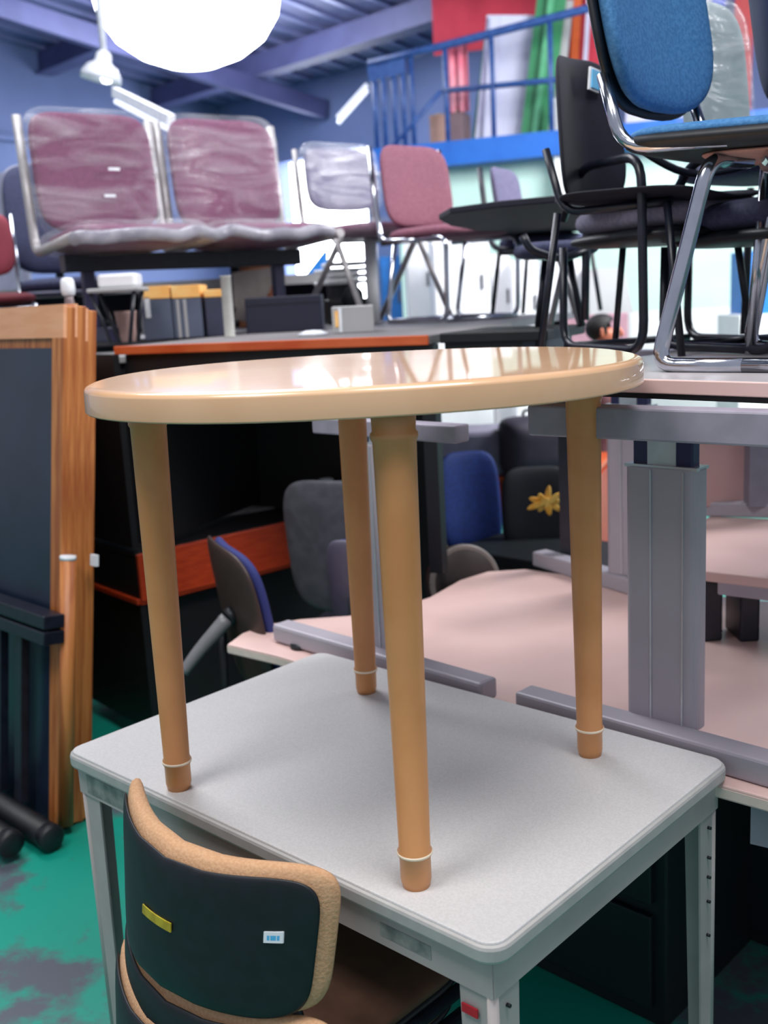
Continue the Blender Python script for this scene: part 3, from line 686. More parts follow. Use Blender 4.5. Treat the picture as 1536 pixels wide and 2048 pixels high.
# ================================================================== WRAPPED PLUM BENCH
def wrapped_bench():
    loc = P(420, 672, 4.72); loc.z = ZD
    t0 = thing('beam_bench', 'two-seat plum beam bench wrapped in clear film on the long desk', 'bench', loc, 33)
    zs = .375
    # seats face local -Y and are .53 apart along local X
    for k, x_ in enumerate((-.37, .24)):
        b = BM(); pad(b, .54, .52, .085, MX((x_ + .0, -.05, zs + .03), 87), n=4.5, edge=.4, bend=-.012); obj('seat', b, plum, t0)
        MBk = MX((x_, .24, zs + .33), -7)
        b = BM(); pad(b, .53, .50, .06, MBk, n=5, bend=.03, edge=.4); obj('backrest', b, plum, t0)
        b = BM(); pad(b, .565, .54, .10, MBk, n=6, bend=.03, edge=.32); obj('backrest_film', b, film, t0)
        b = BM(); pad(b, .60, .57, .12, MX((x_, -.05, zs + .03), 87), n=5, edge=.35, bend=-.012); obj('seat_film', b, film, t0)
        for s in (-1, 1):
            b = BM(); tube(b, fillet([(x_ + s * .285, -.30, zs + .03), (x_ + s * .285, .22, zs + .0), (x_ + s * .285, .235, zs + .12), (x_ + s * .285, .285, zs + .56)], .07), .02, 10); obj('side_frame', b, grey_tube, t0)
    # rolls of film along the front edges
    b = BM(); pts = [(-.66, -.30, zs + .02)]
    for k in range(15): pts.append((-.64 + k * .079, -.325 + .008 * random.uniform(-1, 1), zs + .035 + .012 * random.uniform(-1, 1)))
    tube(b, pts, .026, 12, smooth=True); obj('film_roll', b, mat('bunched_film', 'A4A2AC', .25, col2='8C8A96', scale=18, bump=.6, alpha=.75), t0)
    b = BM(); beam(b, (-.62, .0, zs - .055), (.47, .0, zs - .055), .07, .07, .004); obj('beam', b, black_steel, t0)
    for x_ in (-.52, .36):
        b = BM(); beam(b, (x_, 0, .03), (x_, 0, zs - .05), .05, .04, .003); obj('post', b, mat('dark_blue_steel', '2A2A48', .4), t0)
        b = BM(); beam(b, (x_, -.26, .03), (x_, .24, .03), .06, .055, .006); obj('foot_bar', b, mat('dark_blue_steel', '2A2A48', .4), t0)
    # label marks on the backrest
    for x_, z_, m_ in ((-.37 + .07, .36, white_st), (-.37 + .04, .25, white_st)):
        b = BM(); box(b, (x_, .17, zs + z_ - .02), (.05, .002, .012)); obj('printed_label', b, m_, t0)
wrapped_bench()

# ================================================================== CHAIRS ON THE LONG DESK
def on(px, py, Y, z): q = P(px, py, Y); q.z = z; return q
chair('grey-purple backed chair with film on it, before the bright doorway', on(752, 640, 5.15, ZD), 36, seat=(.46, .46, .06), back=(.42, .30, .04, .69), frame='aframe', fm=grey_tube, sm=plum, bm_=slate, zs=.43, wrap=True)
chair('mauve backed chair with pale frame behind the cherry-edged desk', on(905, 640, 4.75, ZD), 38, seat=(.44, .42, .06), back=(.40, .36, .035, .60), frame='sled', fm=chrome, sm=plum2, bm_=plum2, zs=.38)
chair('navy round-backed chair behind the black writing tablet', on(1095, 640, 5.1, ZD), 62, seat=(.40, .38, .08), back=(.34, .26, .04, .56), frame='four', fm=black_steel, sm=navy_fab, bm_=slate, zs=.33)
chair('dark navy chair back peeking out right of the plum bench', on(478, 640, 5.55, ZD), 14, seat=(.44, .40, .06), back=(.44, .50, .05, .70), frame='pedestal', fm=black_plastic, sm=navy_fab, bm_=mat('deep_navy_fabric', '1C2A48', .8), zs=.38)
chair('large navy task chair with grey rim left behind the bench', on(150, 640, 5.35, ZD), 25, name='task_chair', seat=(.50, .44, .07), back=(.50, .54, .06, .60), frame='pedestal', fm=black_plastic, sm=navy_fab, bm_=navy_fab, shell=mat('grey_chair_rim', '6A6C82', .4), zs=.26)
chair('red-seated chair cut by the left edge of the view', on(-30, 640, 4.9, ZD), 20, seat=(.46, .46, .06), back=(.34, .30, .05, .46), frame='four', fm=chrome, sm=mat('dark_red_fabric', '5C1A24', .8), bm_=mat('red_fabric', '8C3A48', .8), zs=.20)

# ================================================================== SMALL THINGS ON THE LONG DESK
def upright(name, px0, px1, y0, Y, zb, m, label, cat, depth=.3, rot=None, bev=.004, parts=None, group=None):
    a, c_ = P(px0, 640, Y), P(px1, 640, Y); wv = (c_ - a).length; top = P((px0 + px1) / 2, y0, Y).z - zb
    t0 = thing(name, label, cat, ((a.x + c_.x) / 2, Y + depth / 2, zb), rot if rot is not None else 0, group)
    b = BM(); box(b, (0, 0, top / 2), (wv, depth, top), bev=bev); obj('body', b, m, t0)
    return t0, wv, top
t0, wv, tp_ = upright('file_box', 286, 345, 598, 4.30, ZD, file_m, 'left grey-blue file box with yellow top band', 'file box', .2, group='file boxes under the bench')
b = BM(); box(b, (0, -.004, tp_ + .026), (wv * .98, .2, .05), bev=.003); obj('label_band', b, file_top, t0)
b = BM(); box(b, (-wv * .3, -.102, tp_ * .8), (.02, .004, .08)); obj('paper_slip', b, white_st, t0)
t0, wv, tp_ = upright('file_box', 347, 405, 596, 4.30, ZD, file_m, 'file box with yellow top band, second from the left', 'file box', .2, group='file boxes under the bench')
b = BM(); box(b, (0, -.004, tp_ + .026), (wv * .98, .2, .05), bev=.003); obj('label_band', b, file_top, t0)
b = BM()
for x_ in (-.5, -.1): box(b, (x_ * wv * .6, -.102, tp_ / 2), (.012, .004, tp_ * .96))
obj('grey_stripe', b, grey_box, t0)
t0, wv, tp_ = upright('file_box', 412, 448, 594, 4.30, ZD, mat('dark_file', '2E3248', .6), 'dark navy file box with orange band', 'file box', .2, group='file boxes under the bench')
b = BM(); box(b, (0, -.004, tp_ + .015), (wv * .98, .2, .03), bev=.003); obj('label_band', b, file_top, t0)
q = on(460, 670, 4.05, ZD); b = BM(); lathe(b, [(.0, 0), (.024, 0), (.024, .005), (.02, .01), (.02, .225), (.024, .23), (0, .23)], seg=20); solo('grey_tube', b, mat('light_grey_tube', '9C9C98', .5), 'light grey upright tube between file boxes and navy foot bar', 'tube', q)
t0, wv, tp_ = upright('wall_panel', 478, 560, 530, 5.6, ZD, mat('orange_brown', 'A86A48', .6), 'orange-brown panel behind the bench post', 'panel', .04)
b = BM(); prism(b, [(-.1, .03), (-.01, 0), (.09, .16), (.14, .28), (-.09, .26)], -.01, .01); bmesh.ops.rotate(b, matrix=Matrix.Rotation(R(90), 3, 'X'), verts=b.verts); q = on(505, 600, 5.5, ZD); bmesh.ops.translate(b, vec=(0, 0, .02), verts=b.verts)
solo('grey_board', b, mat('warm_grey', '8C8480', .6), 'slanted grey board leaning on the orange-brown panel', 'board', q)
t0, wv, tp_ = upright('storage_case', 492, 645, 592, 4.42, ZD, mat('black_navy_case', '10122A', .5), 'black case on the desk behind the navy foot bar', 'case', .2)
b = BM(); box(b, (0, -.10, tp_ * .8), (wv * .96, .006, .008)); obj('lid_seam', b, black_steel, t0)
t0, wv, tp_ = upright('carton', 664, 748, 612, 3.82, ZD, grey_box, 'grey carton with small orange label near the doorway chair', 'box', .16)
b = BM(); box(b, (-wv * .38, -.082, tp_ * .55), (.014, .004, tp_ * .6)); obj('orange_label', b, file_top, t0)
b = BM(); box(b, (-wv * .30, -.082, tp_ * .5), (.012, .004, tp_ * .9)); obj('white_strip', b, white_st, t0)
# equipment pile
q = on(690, 600, 5.4, ZD)
t0 = thing('equipment_pile', 'pile of pale and black office machines behind the grey carton', 'office machine', q, 10)
b = BM(); box(b, (0, 0, .06), (.20, .22, .12), bev=.01); obj('base_unit', b, black_board, t0)
b = BM(); lathe(b, [(0, -.03), (.05, -.03), (.055, 0), (.05, .03), (0, .03)], (.02, -.13, .13), 24, Matrix.Rotation(R(90), 3, 'X')); obj('roller', b, black_plastic, t0)
for k, (dx, rz) in enumerate(((-.02, 8), (.02, -6), (-.01, 14), (.015, 3))):
    b = BM(); box(b, (dx, 0, .20 + k * .030), (.21, .24, .018), Matrix.Rotation(R(rz), 3, 'Z'), bev=.006); obj('tray', b, white_box, t0)
b = BM(); box(b, (0, .06, .16), (.14, .14, .08)); obj('middle_unit', b, grey_plastic, t0)
b = BM(); tube(b, [(0, 0, 0), (0, 0, .46)], .032, 18); solo('white_post', b, white_box, 'white round post behind the grey-purple chair', 'post', on(748, 640, 5.25, ZD))
b = BM(); lathe(b, [(0, 0), (.05, 0), (.054, .008), (.03, .018), (0, .02)], seg=24); solo('small_dish', b, white_st, 'small flat pale dish on the edge of the cherry-edged desk', 'dish', on(626, 668, 3.76, ZD))
b = BM(); lathe(b, [(0, 0), (.035, 0), (.036, .06), (.042, .11), (.044, .12), (.038, .12), (.03, .02), (0, .02)], seg=22); solo('paper_cup', b, mat('pinkish_cup', 'A88A84', .5), 'pale pinkish cup behind the black stool frame', 'cup', on(252, 640, 4.25, ZD))
# black V stool frame with white box on it
q = on(243, 655, 4.1, ZD); t0 = thing('stool_frame', 'black V-shaped metal stool frame under the plum bench', 'stool', q, 0)
for x0, x1 in ((-.09, -.03), (.075, .04)):
    for y_ in (-.06, .08):
        b = BM(); tube(b, [(x0, y_, .195), (x1, y_, .0)], .008, 8); obj('leg', b, black_steel, t0)
b = BM(); box(b, (0, .01, .20), (.20, .18, .016), bev=.006); obj('top_plate', b, grey_box, t0)
b = BM(); prism(b, rrect(.15, .12, .02), 0, .05, .01); solo('white_tub', b, white_box, 'bright white low tub on the black stool frame', 'tub', q + Vector((.01, .01, .209)))
# bottle
q = on(145, 640, 4.2, ZD)
t0 = thing('spray_bottle', 'slim bottle with crumpled white cap above the folded tables', 'bottle', on(143, 640, 3.95, ZD - .03), 0)
b = BM(); lathe(b, [(0, 0), (.022, 0), (.024, .01), (.024, .16), (.016, .20), (.014, .225)], seg=18); obj('body', b, mat('brownish_bottle', '7A6A6C', .3), t0)
b = BM(); lathe(b, [(.015, .215), (.024, .22), (.027, .24), (.025, .27), (.018, .28), (0, .282)], seg=12); obj('cap', b, white_st, t0)
t0 = thing('storage_ledge', 'narrow grey ledge at the left end of the long desk', 'shelf', on(130, 680, 4.05, 0), 0)
b = BM(); box(b, (0, 0, ZD - .05), (.55, .45, .025), bev=.003); obj('board', b, grey_box, t0)
for x_ in (-.25, .25):
    b = BM(); box(b, (x_, 0, (ZD - .06) / 2), (.03, .4, ZD - .06)); obj('side_panel', b, black_board, t0)
# chrome tubes at the left edge
t0 = thing('chrome_frame', 'chrome bent tube frame lying above the folded tables at the left', 'frame', on(60, 640, 4.15, ZD - .035), 12)
b = BM(); tube(b, fillet([(-.25, 0, .012), (.10, 0, .012), (.13, .05, .03)], .03), .013, 12); obj('lower_tube', b, chrome, t0)
b = BM(); tube(b, fillet([(.02, .05, .0), (.03, .06, .09), (.09, .07, .095), (.12, .07, .0)], .04), .009, 12); obj('bent_tube', b, chrome, t0)
b = BM(); tube(b, fillet([(-.22, .02, .0), (-.19, .06, .08), (-.12, .07, .06), (-.09, .07, .0)], .04), .009, 12); obj('bent_tube', b, chrome, t0)
# grey board at the left edge behind
upright('grey_partition', -60, 68, 345, 6.0, 0, mat('grey_partition', '7C8094', .6), 'grey partition at the left edge behind the task chair', 'partition', .05)
# long pale shelf line behind
t0 = thing('long_shelf', 'pale long shelf behind the bench', 'shelf', on(300, 590, 5.9, 0), 0)
b = BM(); box(b, (0, 0, 1.72), (2.3, .4, .05)); obj('board', b, grey_box, t0)
for x_ in (-1.1, 0, 1.1):
    b = BM(); box(b, (x_, 0, .85), (.04, .38, 1.7)); obj('upright_panel', b, grey_box, t0)
b = BM(); box(b, (0, .18, .9), (2.2, .02, 1.6)); obj('back_panel', b, mat('dark_shelf_back', '2C2836', .7), t0)
# blue tarp triangle
b = BM(); p = [P(572, 600, 7), P(650, 500, 7), P(650, 600, 7)]; vs = [b.verts.new(v - p[0]) for v in p]; f = b.faces.new(vs)
e = bmesh.ops.extrude_face_region(b, geom=[f]); bmesh.ops.translate(b, vec=(0, .4, 0), verts=[v for v in e['geom'] if isinstance(v, bmesh.types.BMVert)])
solo('blue_ramp', b, mat('bright_blue', '1268B4', .5), 'bright blue wedge-shaped panel below the bright doorway', 'panel', p[0])
upright('storage_crate', 560, 665, 598, 7.0, 0, mat('dark_crate', '1C2040', .6), 'dark crate carrying the blue wedge panel', 'crate', .6)

# ================================================================== WHITE UNITS UNDER THE MEZZANINE
for i, (x0, x1, y0, Y, m, lb) in enumerate((
        (738, 762, 490, 8.5, white_box, 'narrow white cabinet left of the blue locker'),
        (766, 806, 512, 8.4, mat('bright_blue', '1268B4', .5), 'tall blue locker among the white cabinets'),
        (818, 866, 470, 8.2, white_box, 'white cabinet right of the blue locker'),
        (870, 982, 470, 7.4, white_box, 'widest white cabinet behind the mauve chair'),
        (985, 1022, 508, 7.7, white_box, 'narrow white cabinet under the navy chair'),
        (1026, 1078, 520, 7.5, white_box, 'white cabinet behind the navy chair legs'),
        (1084, 1180, 520, 7.9, mat('pale_grey_enamel', 'C4C4C8', .5), 'pale grey cabinet left of the person'))):
    t0, wv, tp_ = upright('storage_cabinet', x0, x1, y0, Y, 0, m, lb, 'cabinet', .5, group='cabinets under the mezzanine')
    b = BM(); box(b, (wv * .0, -.257, tp_ / 2), (wv * .94, .014, tp_ * .95), bev=.004); d_ = obj('door', b, m, t0)
    b = BM(); box(b, (wv * .36, -.27, tp_ * .84), (.018, .02, .10)); obj('handle', b, grey_plastic, d_)
t0, wv, tp_ = upright('copier', 1180, 1262, 628, 7.6, 0, grey_box, 'grey machine with sloped upper housing behind the person', 'machine', .5)
b = BM(); z0 = tp_; hh = P(1220, 536, 7.6).z - tp_
vs = []
for y_ in (-.24, .2):
    for x_, z_ in ((-wv / 2, z0), (wv * .58, z0), (wv * .34, z0 + hh), (-wv / 2, z0 + hh)): vs.append(b.verts.new((x_, y_, z_)))
for ids in ((0, 1, 2, 3), (7, 6, 5, 4), (0, 4, 5, 1), (1, 5, 6, 2), (2, 6, 7, 3), (3, 7, 4, 0)): b.faces.new([vs[i] for i in ids])
obj('upper_housing', b, grey_box, t0)
upright('pink_partition', 1085, 1256, 630, 6.6, 0, mat('dusty_pink', '9A7480', .7), 'dusty pink partition behind the person', 'partition', .05)
upright('storage_crate', 1497, 1575, 500, 7.6, 1.25, mat('bright_blue', '1268B4', .5), 'bright blue crate at the right edge', 'crate', .4)
upright('crate_shelf', 1480, 1600, 628, 7.5, 0, white_wall, 'white counter under the bright blue crate', 'counter', .5)

# ================================================================== PERSON (head shows above the black desk)
def person():
    hz = P(1204, 630, 5.45).z; loc = on(1206, 640, 5.45, 0)
    t0 = thing('person', 'person with short black hair facing right behind the black desk', 'person', loc, 0)
    S_ = hz / 1.70
    me = bpy.data.meshes.new('body'); 
    V = [(0, 0, .92, .15, .11), (0, .0, 1.12, .145, .11), (0, 0, 1.32, .16, .11), (0, 0, 1.42, .10, .08), (0, .0, 1.50, .052, .05), (0, -.015, 1.565, .075, .075), (0, -.012, 1.63, .078, .088),
         (.17, 0, 1.37, .055, .055), (.21, -.02, 1.12, .042, .042), (.20, -.12, .90, .032, .032), (.20, -.17, .84, .035, .02),
         (-.17, 0, 1.37, .055, .055), (-.21, -.02, 1.12, .042, .042), (-.20, -.12, .90, .032, .032), (-.20, -.17, .84, .035, .02),
         (.09, 0, .86, .085, .085), (.10, -.01, .48, .058, .058), (.10, .02, .09, .042, .042), (.11, -.12, .04, .04, .03),
         (-.09, 0, .86, .085, .085), (-.10, -.01, .48, .058, .058), (-.10, .02, .09, .042, .042), (-.11, -.12, .04, .04, .03)]
    Ed = [(0, 1), (1, 2), (2, 3), (3, 4), (4, 5), (5, 6), (2, 7), (7, 8), (8, 9), (9, 10), (2, 11), (11, 12), (12, 13), (13, 14), (0, 15), (15, 16), (16, 17), (17, 18), (0, 19), (19, 20), (20, 21), (21, 22)]
    k0 = len(V)
    for s, w0 in ((1, 10), (-1, 14)):
        for f_ in range(4):
            x_ = s * (.20 + (f_ - 1.5) * .018); i = len(V)
            V += [(x_, -.20, .80, .009, .009), (x_, -.215, .765 - (.01 if f_ in (1, 2) else 0), .008, .008), (x_, -.205, .74 - (.012 if f_ in (1, 2) else 0), .007, .007)]
            Ed += [(w0, i), (i, i + 1), (i + 1, i + 2)]
        i = len(V); V += [(s * .165, -.19, .82, .01, .01), (s * .15, -.205, .79, .008, .008)]; Ed += [(w0, i), (i, i + 1)]
    me.from_pydata([(x * S_, y * S_, z * S_) for x, y, z, *_ in V], Ed, [])
    o = bpy.data.objects.new('body', me); COL.objects.link(o); o.parent = t0; me.materials.append(skin_m)
    o.rotation_euler = (0, 0, R(70))
    bm = bmesh.new(); bm.from_mesh(me); ly = bm.verts.layers.skin.verify(); bm.verts.ensure_lookup_table()
    for i, v in enumerate(V): bm.verts[i][ly].radius = (v[3] * S_, v[4] * S_); bm.verts[i][ly].use_root = (i == 0)
    bm.to_mesh(me); bm.free()
    m = o.modifiers.new('skin', 'SKIN'); m.use_smooth_shade = True; m2 = o.modifiers.new('sub', 'SUBSURF'); m2.levels = 2; m2.render_levels = 2
    rz = Matrix.Rotation(R(70), 4, 'Z')
    def loc_(bm): bmesh.ops.transform(bm, matrix=rz @ Matrix.Scale(S_, 4), verts=bm.verts); return bm
    b = BM(); bmesh.ops.create_uvsphere(b, u_segments=24, v_segments=16, radius=1)
    for v in b.verts: v.co = Vector((v.co.x * .083, v.co.y * .098 + .012, v.co.z * .085 + 1.625))
    bmesh.ops.delete(b, geom=[v for v in b.verts if v.co.y < -.055 and v.co.z < 1.66], context='VERTS')
    for f in b.faces: f.smooth = True
    obj('hair', loc_(b), hair_m, t0)
    for s in (-1, 1):
        b = BM(); pad(b, .02, .055, .03, MX((s * .078, -.005, 1.60), 0, 0, 80), n=2.3, seg=20, rings=5); obj('ear', loc_(b), skin_m, t0)
    b = BM(); tube(b, [(0, -.088, 1.625), (0, -.112, 1.585), (0, -.09, 1.575)], .011, 10, smooth=True); obj('nose', loc_(b), skin_m, t0)
    b = BM(); tube(b, [(-.022, -.082, 1.548), (0, -.09, 1.546), (.022, -.082, 1.548)], .006, 8, smooth=True); obj('mouth', loc_(b), mat('lips', '8A3C38', .5), t0)
    for s in (-1, 1):
        b = BM(); bmesh.ops.create_uvsphere(b, u_segments=12, v_segments=8, radius=.011); bmesh.ops.translate(b, vec=(s * .03, -.083, 1.615), verts=b.verts); obj('eye', loc_(b), white_st, t0)
    b = BM()
    rings = []
    for z_, rx_, ry_ in ((.86, .165, .125), (1.0, .16, .125), (1.2, .165, .13), (1.34, .18, .12), (1.42, .11, .09), (1.45, .07, .065)):
        rings.append([b.verts.new((rx_ * math.cos(k * math.pi / 14), ry_ * math.sin(k * math.pi / 14), z_)) for k in range(28)])
    for a, c_ in zip(rings, rings[1:]):
        for k in range(28): b.faces.new((a[k], a[(k + 1) % 28], c_[(k + 1) % 28], c_[k])).smooth = True
    for s in (-1, 1): tube(b, [(s * .15, 0, 1.39), (s * .19, 0, 1.30), (s * .205, -.01, 1.18)], .066, 14, r2=.056)
    obj('shirt', loc_(b), mat('dusty_shirt', '8C5A60', .8), t0)
    b = BM(); tube(b, [(0, 0, .90), (0, 0, .84)], .15, 24, r2=.155)
    for s in (-1, 1): tube(b, [(s * .085, 0, .88), (s * .10, -.01, .48), (s * .10, .02, .06)], .095, 16, r2=.06)
    obj('trousers', loc_(b), mat('dark_trousers', '20242E', .8), t0)
person()
b = BM(); lathe(b, [(0, 0), (.02, 0), (.02, .09), (.012, .11), (.012, .13), (0, .13)], seg=16)

b.free()

# ================================================================== PINK T-LEG DESKS ON THE RIGHT
ZP = .70
# big wavy pink tabletop on the lower level
t0 = thing('wave_desk', 'large pinkish wave-shaped desktop lying behind the grey desk', 'desk', (.45, 2.5, 0))
pts = [Z(455, 1288, ZP), Z(485, 1266, ZP), Z(530, 1249, ZP), Z(600, 1238, ZP), Z(700, 1231, ZP), Z(790, 1216, ZP), Z(860, 1194, ZP), Z(920, 1160, ZP), Z(975, 1143, ZP), Z(1050, 1138, ZP), Z(1150, 1152, ZP), Z(1260, 1172, ZP)]
near = [Vector((1.55, 2.55, 0)), Vector((1.05, 1.30, 0)), Vector((.66, 1.715, 0)), Vector((.2, 2.13, 0)), Vector((-.30, 2.63, 0))]
outl = [(p.x - .45, p.y - 2.5) for p in pts + near]
b = BM(); prism(b, outl, ZP - .028, ZP, .003); obj('tabletop', b, pink_lam, t0)
b = BM(); prism(b, outl, ZP - .024, ZP - .006); 
for v in b.verts: v.co.x *= 1.002; v.co.y *= 1.002
obj('edge_band', b, pink_edge, t0)
for x_, y_ in ((.25, .72), (.95, .1), (.62, -.85), (-.48, .16)):
    b = BM(); tube(b, [(x_, y_, 0), (x_, y_, ZP - .028)], .03, 16); obj('leg', b, alu, t0)
b = BM(); beam(b, (.20, -.72, ZP - .075), (.62, -1.0, ZP - .075), .03, .08); obj('frame_rail', b, alu_dark, t0)
# pale lower edge board at the right of the grey desk
a, c_ = Vector((.66, 1.70, 0)), Vector((1.1, 1.24, 0))

def tleg(name, label, a, c_, colp, ztop, zbase, group, w1=.155, foot_h=.05):
    """T leg: flat foot from a to c_, column at colp, cantilever head at the top"""
    t0 = thing(name, label, 'desk frame', (colp.x, colp.y, zbase), GRID, group)
    I = inv(t0); up = Vector((0, 0, 1))
    b = BM(); beam(b, Vector((a.x, a.y, zbase + foot_h / 2)), Vector((c_.x, c_.y, zbase + foot_h / 2)), .055, foot_h, .006); obj('foot_beam', b, alu, t0, I)
    return t0, I
# --- T-leg desk A (upper desk on the right): foot, columns, head beam and top
deskA = thing('t_leg_desk', 'grey T-leg desk with pinkish top standing on the wave desktop', 'desk', (.534, 1.985, ZP), 0); I = inv(deskA)
zf = ZP + .05
def pz_(x, y, z): return Vector((x, y, z))
b = BM(); beam(b, pz_(.264, 2.157, ZP + .026) + Vector((.02, .022, 0)), pz_(.72, 1.70, ZP + .026) + Vector((.02, .022, 0)), .06, .05, .006); obj('foot_beam', b, alu, deskA, I)
colc = Vector((.545, 1.985, 0))
def column(parent, I, c0, z0, z1, z2, wd=.158, dp=.05, inner=True):
    Mx = Matrix.Translation((c0.x, c0.y, 0)) @ Matrix.Rotation(R(GRID), 4, 'Z')
    b = BM(); prism(b, rrect(wd, dp, .02), z0, z1, .002)
    bmesh.ops.transform(b, matrix=Mx, verts=b.verts); cc = obj('column', b, alu, parent, I)
    b = BM(); box(b, (-.018, -dp / 2 - .0015, (z0 + z1) / 2), (.003, .004, z1 - z0 - .01)); box(b, (.05, -dp / 2 - .0015, (z0 + z1) / 2), (.003, .004, z1 - z0 - .01)); box(b, (0, 0, z1 + .001), (wd * .97, dp * .96, .006))
    bmesh.ops.transform(b, matrix=Mx, verts=b.verts); obj('column_trim', b, mat('light_metal', 'BEC0C6', .3, .6), cc, I)
    if inner:
        b = BM(); box(b, (0, 0, (z1 + z2) / 2), (wd * .80, dp * .6, z2 - z1), bev=.004); bmesh.ops.transform(b, matrix=Mx, verts=b.verts); obj('inner_tube', b, mat('navy_tube', '20204A', .4), parent, I)
        b = BM(); box(b, (0, -dp * .31, (z1 + z2) / 2), (wd * .38, .004, z2 - z1)); bmesh.ops.transform(b, matrix=Mx, verts=b.verts); obj('tube_strip', b, mat('light_metal', 'BEC0C6', .3, .6), parent, I)
column(deskA, I, colc, zf - .005, 1.262, 1.345)
ZA = 1.44
e0, e1 = Z(1000, 750, ZA), Z(1700, 768, ZA)
dA_ = (e1 - e0).normalized(); nA = Vector((-dA_.y, dA_.x, 0)); nA = nA if nA.y > 0 else -nA
h0, h1 = Z(1040, 812, 1.40), Z(1640, 830, 1.40)
b = BM(); beam(b, Vector((h0.x, h0.y, 1.372)) + nA * .04, Vector((h1.x, h1.y, 1.372)) + nA * .04, .05, .056, .004); obj('head_beam', b, alu_dark, deskA, I)
q = [e0, e1, e1 + nA * .95, e0 + nA * .95]
b = BM(); prism(b, [(p.x, p.y) for p in q], ZA - .026, ZA, .003); obj('tabletop', b, mat('grey_pink_top', '9A9496', .35, col2='A49EA0', scale=5), deskA, I)
b = BM(); beam(b, Vector((e0.x, e0.y, ZA - .013)) - nA * .002, Vector((e1.x, e1.y, ZA - .013)) - nA * .002, .006, .025, .002); obj('edge_band', b, pink_lam, deskA, I)
b = BM(); beam(b, Vector((e0.x, e0.y, ZA - .031)) + nA * .006, Vector((e1.x, e1.y, ZA - .031)) + nA * .006, .01, .009); obj('black_strip', b, black_board, deskA, I)  # thin black strip under the pink edge band
for dd_ in (.2, .8):
    cq = colc + Vector((.62, .45, 0)) * (1 if dd_ > .5 else 0)
column(deskA, I, e0 + dA_ * .85 + nA * .75, 0, 1.3, 1.41, inner=False)
column(deskA, I, e0 + dA_ * .30 + nA * .80, ZP, 1.3, 1.41, inner=False)

# --- T leg with column between the tan legs
t1 = thing('desk_support', 'grey T-leg frame seen between the tan table legs', 'desk frame', (-.05, 2.52, ZP), 0); I1 = inv(t1)
fa, fc = Vector((-.30, 2.76, 0)), Vector((.215, 2.23, 0))
b = BM(); beam(b, Vector((fa.x, fa.y, ZP + .028)), Vector((fc.x, fc.y, ZP + .028)), .06, .05, .008); obj('foot_beam', b, alu, t1, I1)
b = BM(); lathe(b, [(.0, 0), (.03, 0), (.03, .012), (0, .02)], (fa.x + .06, fa.y - .075, ZP), 14); obj('glide', b, black_plastic, t1, I1)
cq = P(797, 1290, 2.51); column(t1, I1, Vector((.005, 2.50, 0)), ZP + .05, P(745, 885, 2.53).z, P(745, 850, 2.53).z, wd=.15)
b = BM(); beam(b, Vector((.005, 2.5, 1.30)) - E1 * .22, Vector((.005, 2.5, 1.30)) + E1 * .25, .05, .04, .004); obj('head_beam', b, alu_dark, t1, I1)

# --- third T leg further back
t2 = thing('desk_support', 'grey T-leg frame standing behind the right tan leg', 'desk frame', (.62, 3.1, ZP), 0); I2 = inv(t2)
ga, gc = Z(1078, 1100, .75), Z(1262, 1152, .75); gc = gc + (gc - ga) * .5
b = BM(); beam(b, Vector((ga.x, ga.y, ZP + .025)), Vector((gc.x, gc.y, ZP + .025)), .06, .05, .006); obj('foot_beam', b, alu, t2, I2)
column(t2, I2, Vector((.735, 3.05, 0)), ZP + .05, 1.26, 1.40, wd=.15)
b = BM(); beam(b, Vector((.735, 3.05, 1.40)) - E1 * .3, Vector((.735, 3.05, 1.40)) + E1 * .3, .05, .04, .004); obj('head_beam', b, alu_dark, t2, I2)

# --- raised pink board, its beam, column and panel at the far right
ZR = .90
r = [Z(1370, 1060, ZR), Z(1405, 1142, ZR), Z(1640, 1168, ZR), Z(1700, 1045, ZR), Z(1420, 1032, ZR)]
t3 = thing('raised_desktop', 'pink desktop resting above the wave desktop at the right edge', 'desk', (r[1].x, r[1].y, ZP), 0); I3 = inv(t3)
b = BM(); prism(b, [(p.x, p.y) for p in r], ZR - .026, ZR, .003); obj('tabletop', b, pink_lam, t3, I3)
for px in (1425, 1500, 1640):
    q = Z(px, 1130, ZR) + Vector((0, .05, 0)); b = BM(); box(b, (q.x, q.y, (ZP + ZR - .026) / 2), (.05, .12, ZR - .026 - ZP), bev=.006); obj('bracket', b, black_steel, t3, I3)
a, c_ = Z(1440, 1172, .86), Z(1640, 1196, .86); b = BM(); beam(b, a, c_, .04, .035, .004); obj('rail', b, alu, t3, I3)
t4 = thing('desk_support', 'pale grey T-leg frame with pink modesty panel at the right edge', 'desk frame', Z(1500, 1033, ZR), 0); I4 = inv(t4)
a, c_ = Z(1395, 1030, ZR), Z(1700, 1040, ZR); b = BM(); beam(b, a + Vector((0, 0, .024)), c_ + Vector((0, 0, .024)), .05, .045, .005); obj('foot_beam', b, alu, t4, I4)
Yb = Z(1500, 1033, ZR).y
def front(px0, px1, y0, y1, Y, m, nm, par, I_, th=.02):
    a = P(px0, y1, Y); c_ = P(px1, y1, Y); z0 = (a.z + c_.z) / 2; z1 = P((px0 + px1) / 2, y0, Y).z
    b = BM(); beam(b, Vector((a.x, Y, (z0 + z1) / 2)), Vector((c_.x, Y, (z0 + z1) / 2)), th, z1 - z0, .003); return obj(nm, b, m, par, I_)
front(1380, 1492, 868, 1012, Yb + .03, pink_lam2, 'modesty_panel', t4, I4)
front(1380, 1500, 850, 868, Yb + .03, white_box, 'top_strip', t4, I4, .04)
front(1492, 1560, 845, 1012, Yb - .02, mat('pale_column', '82808E', .4, .3), 'column', t4, I4, .05)
front(1380, 1700, 828, 846, Yb + .0, alu_dark, 'head_beam', t4, I4, .05)
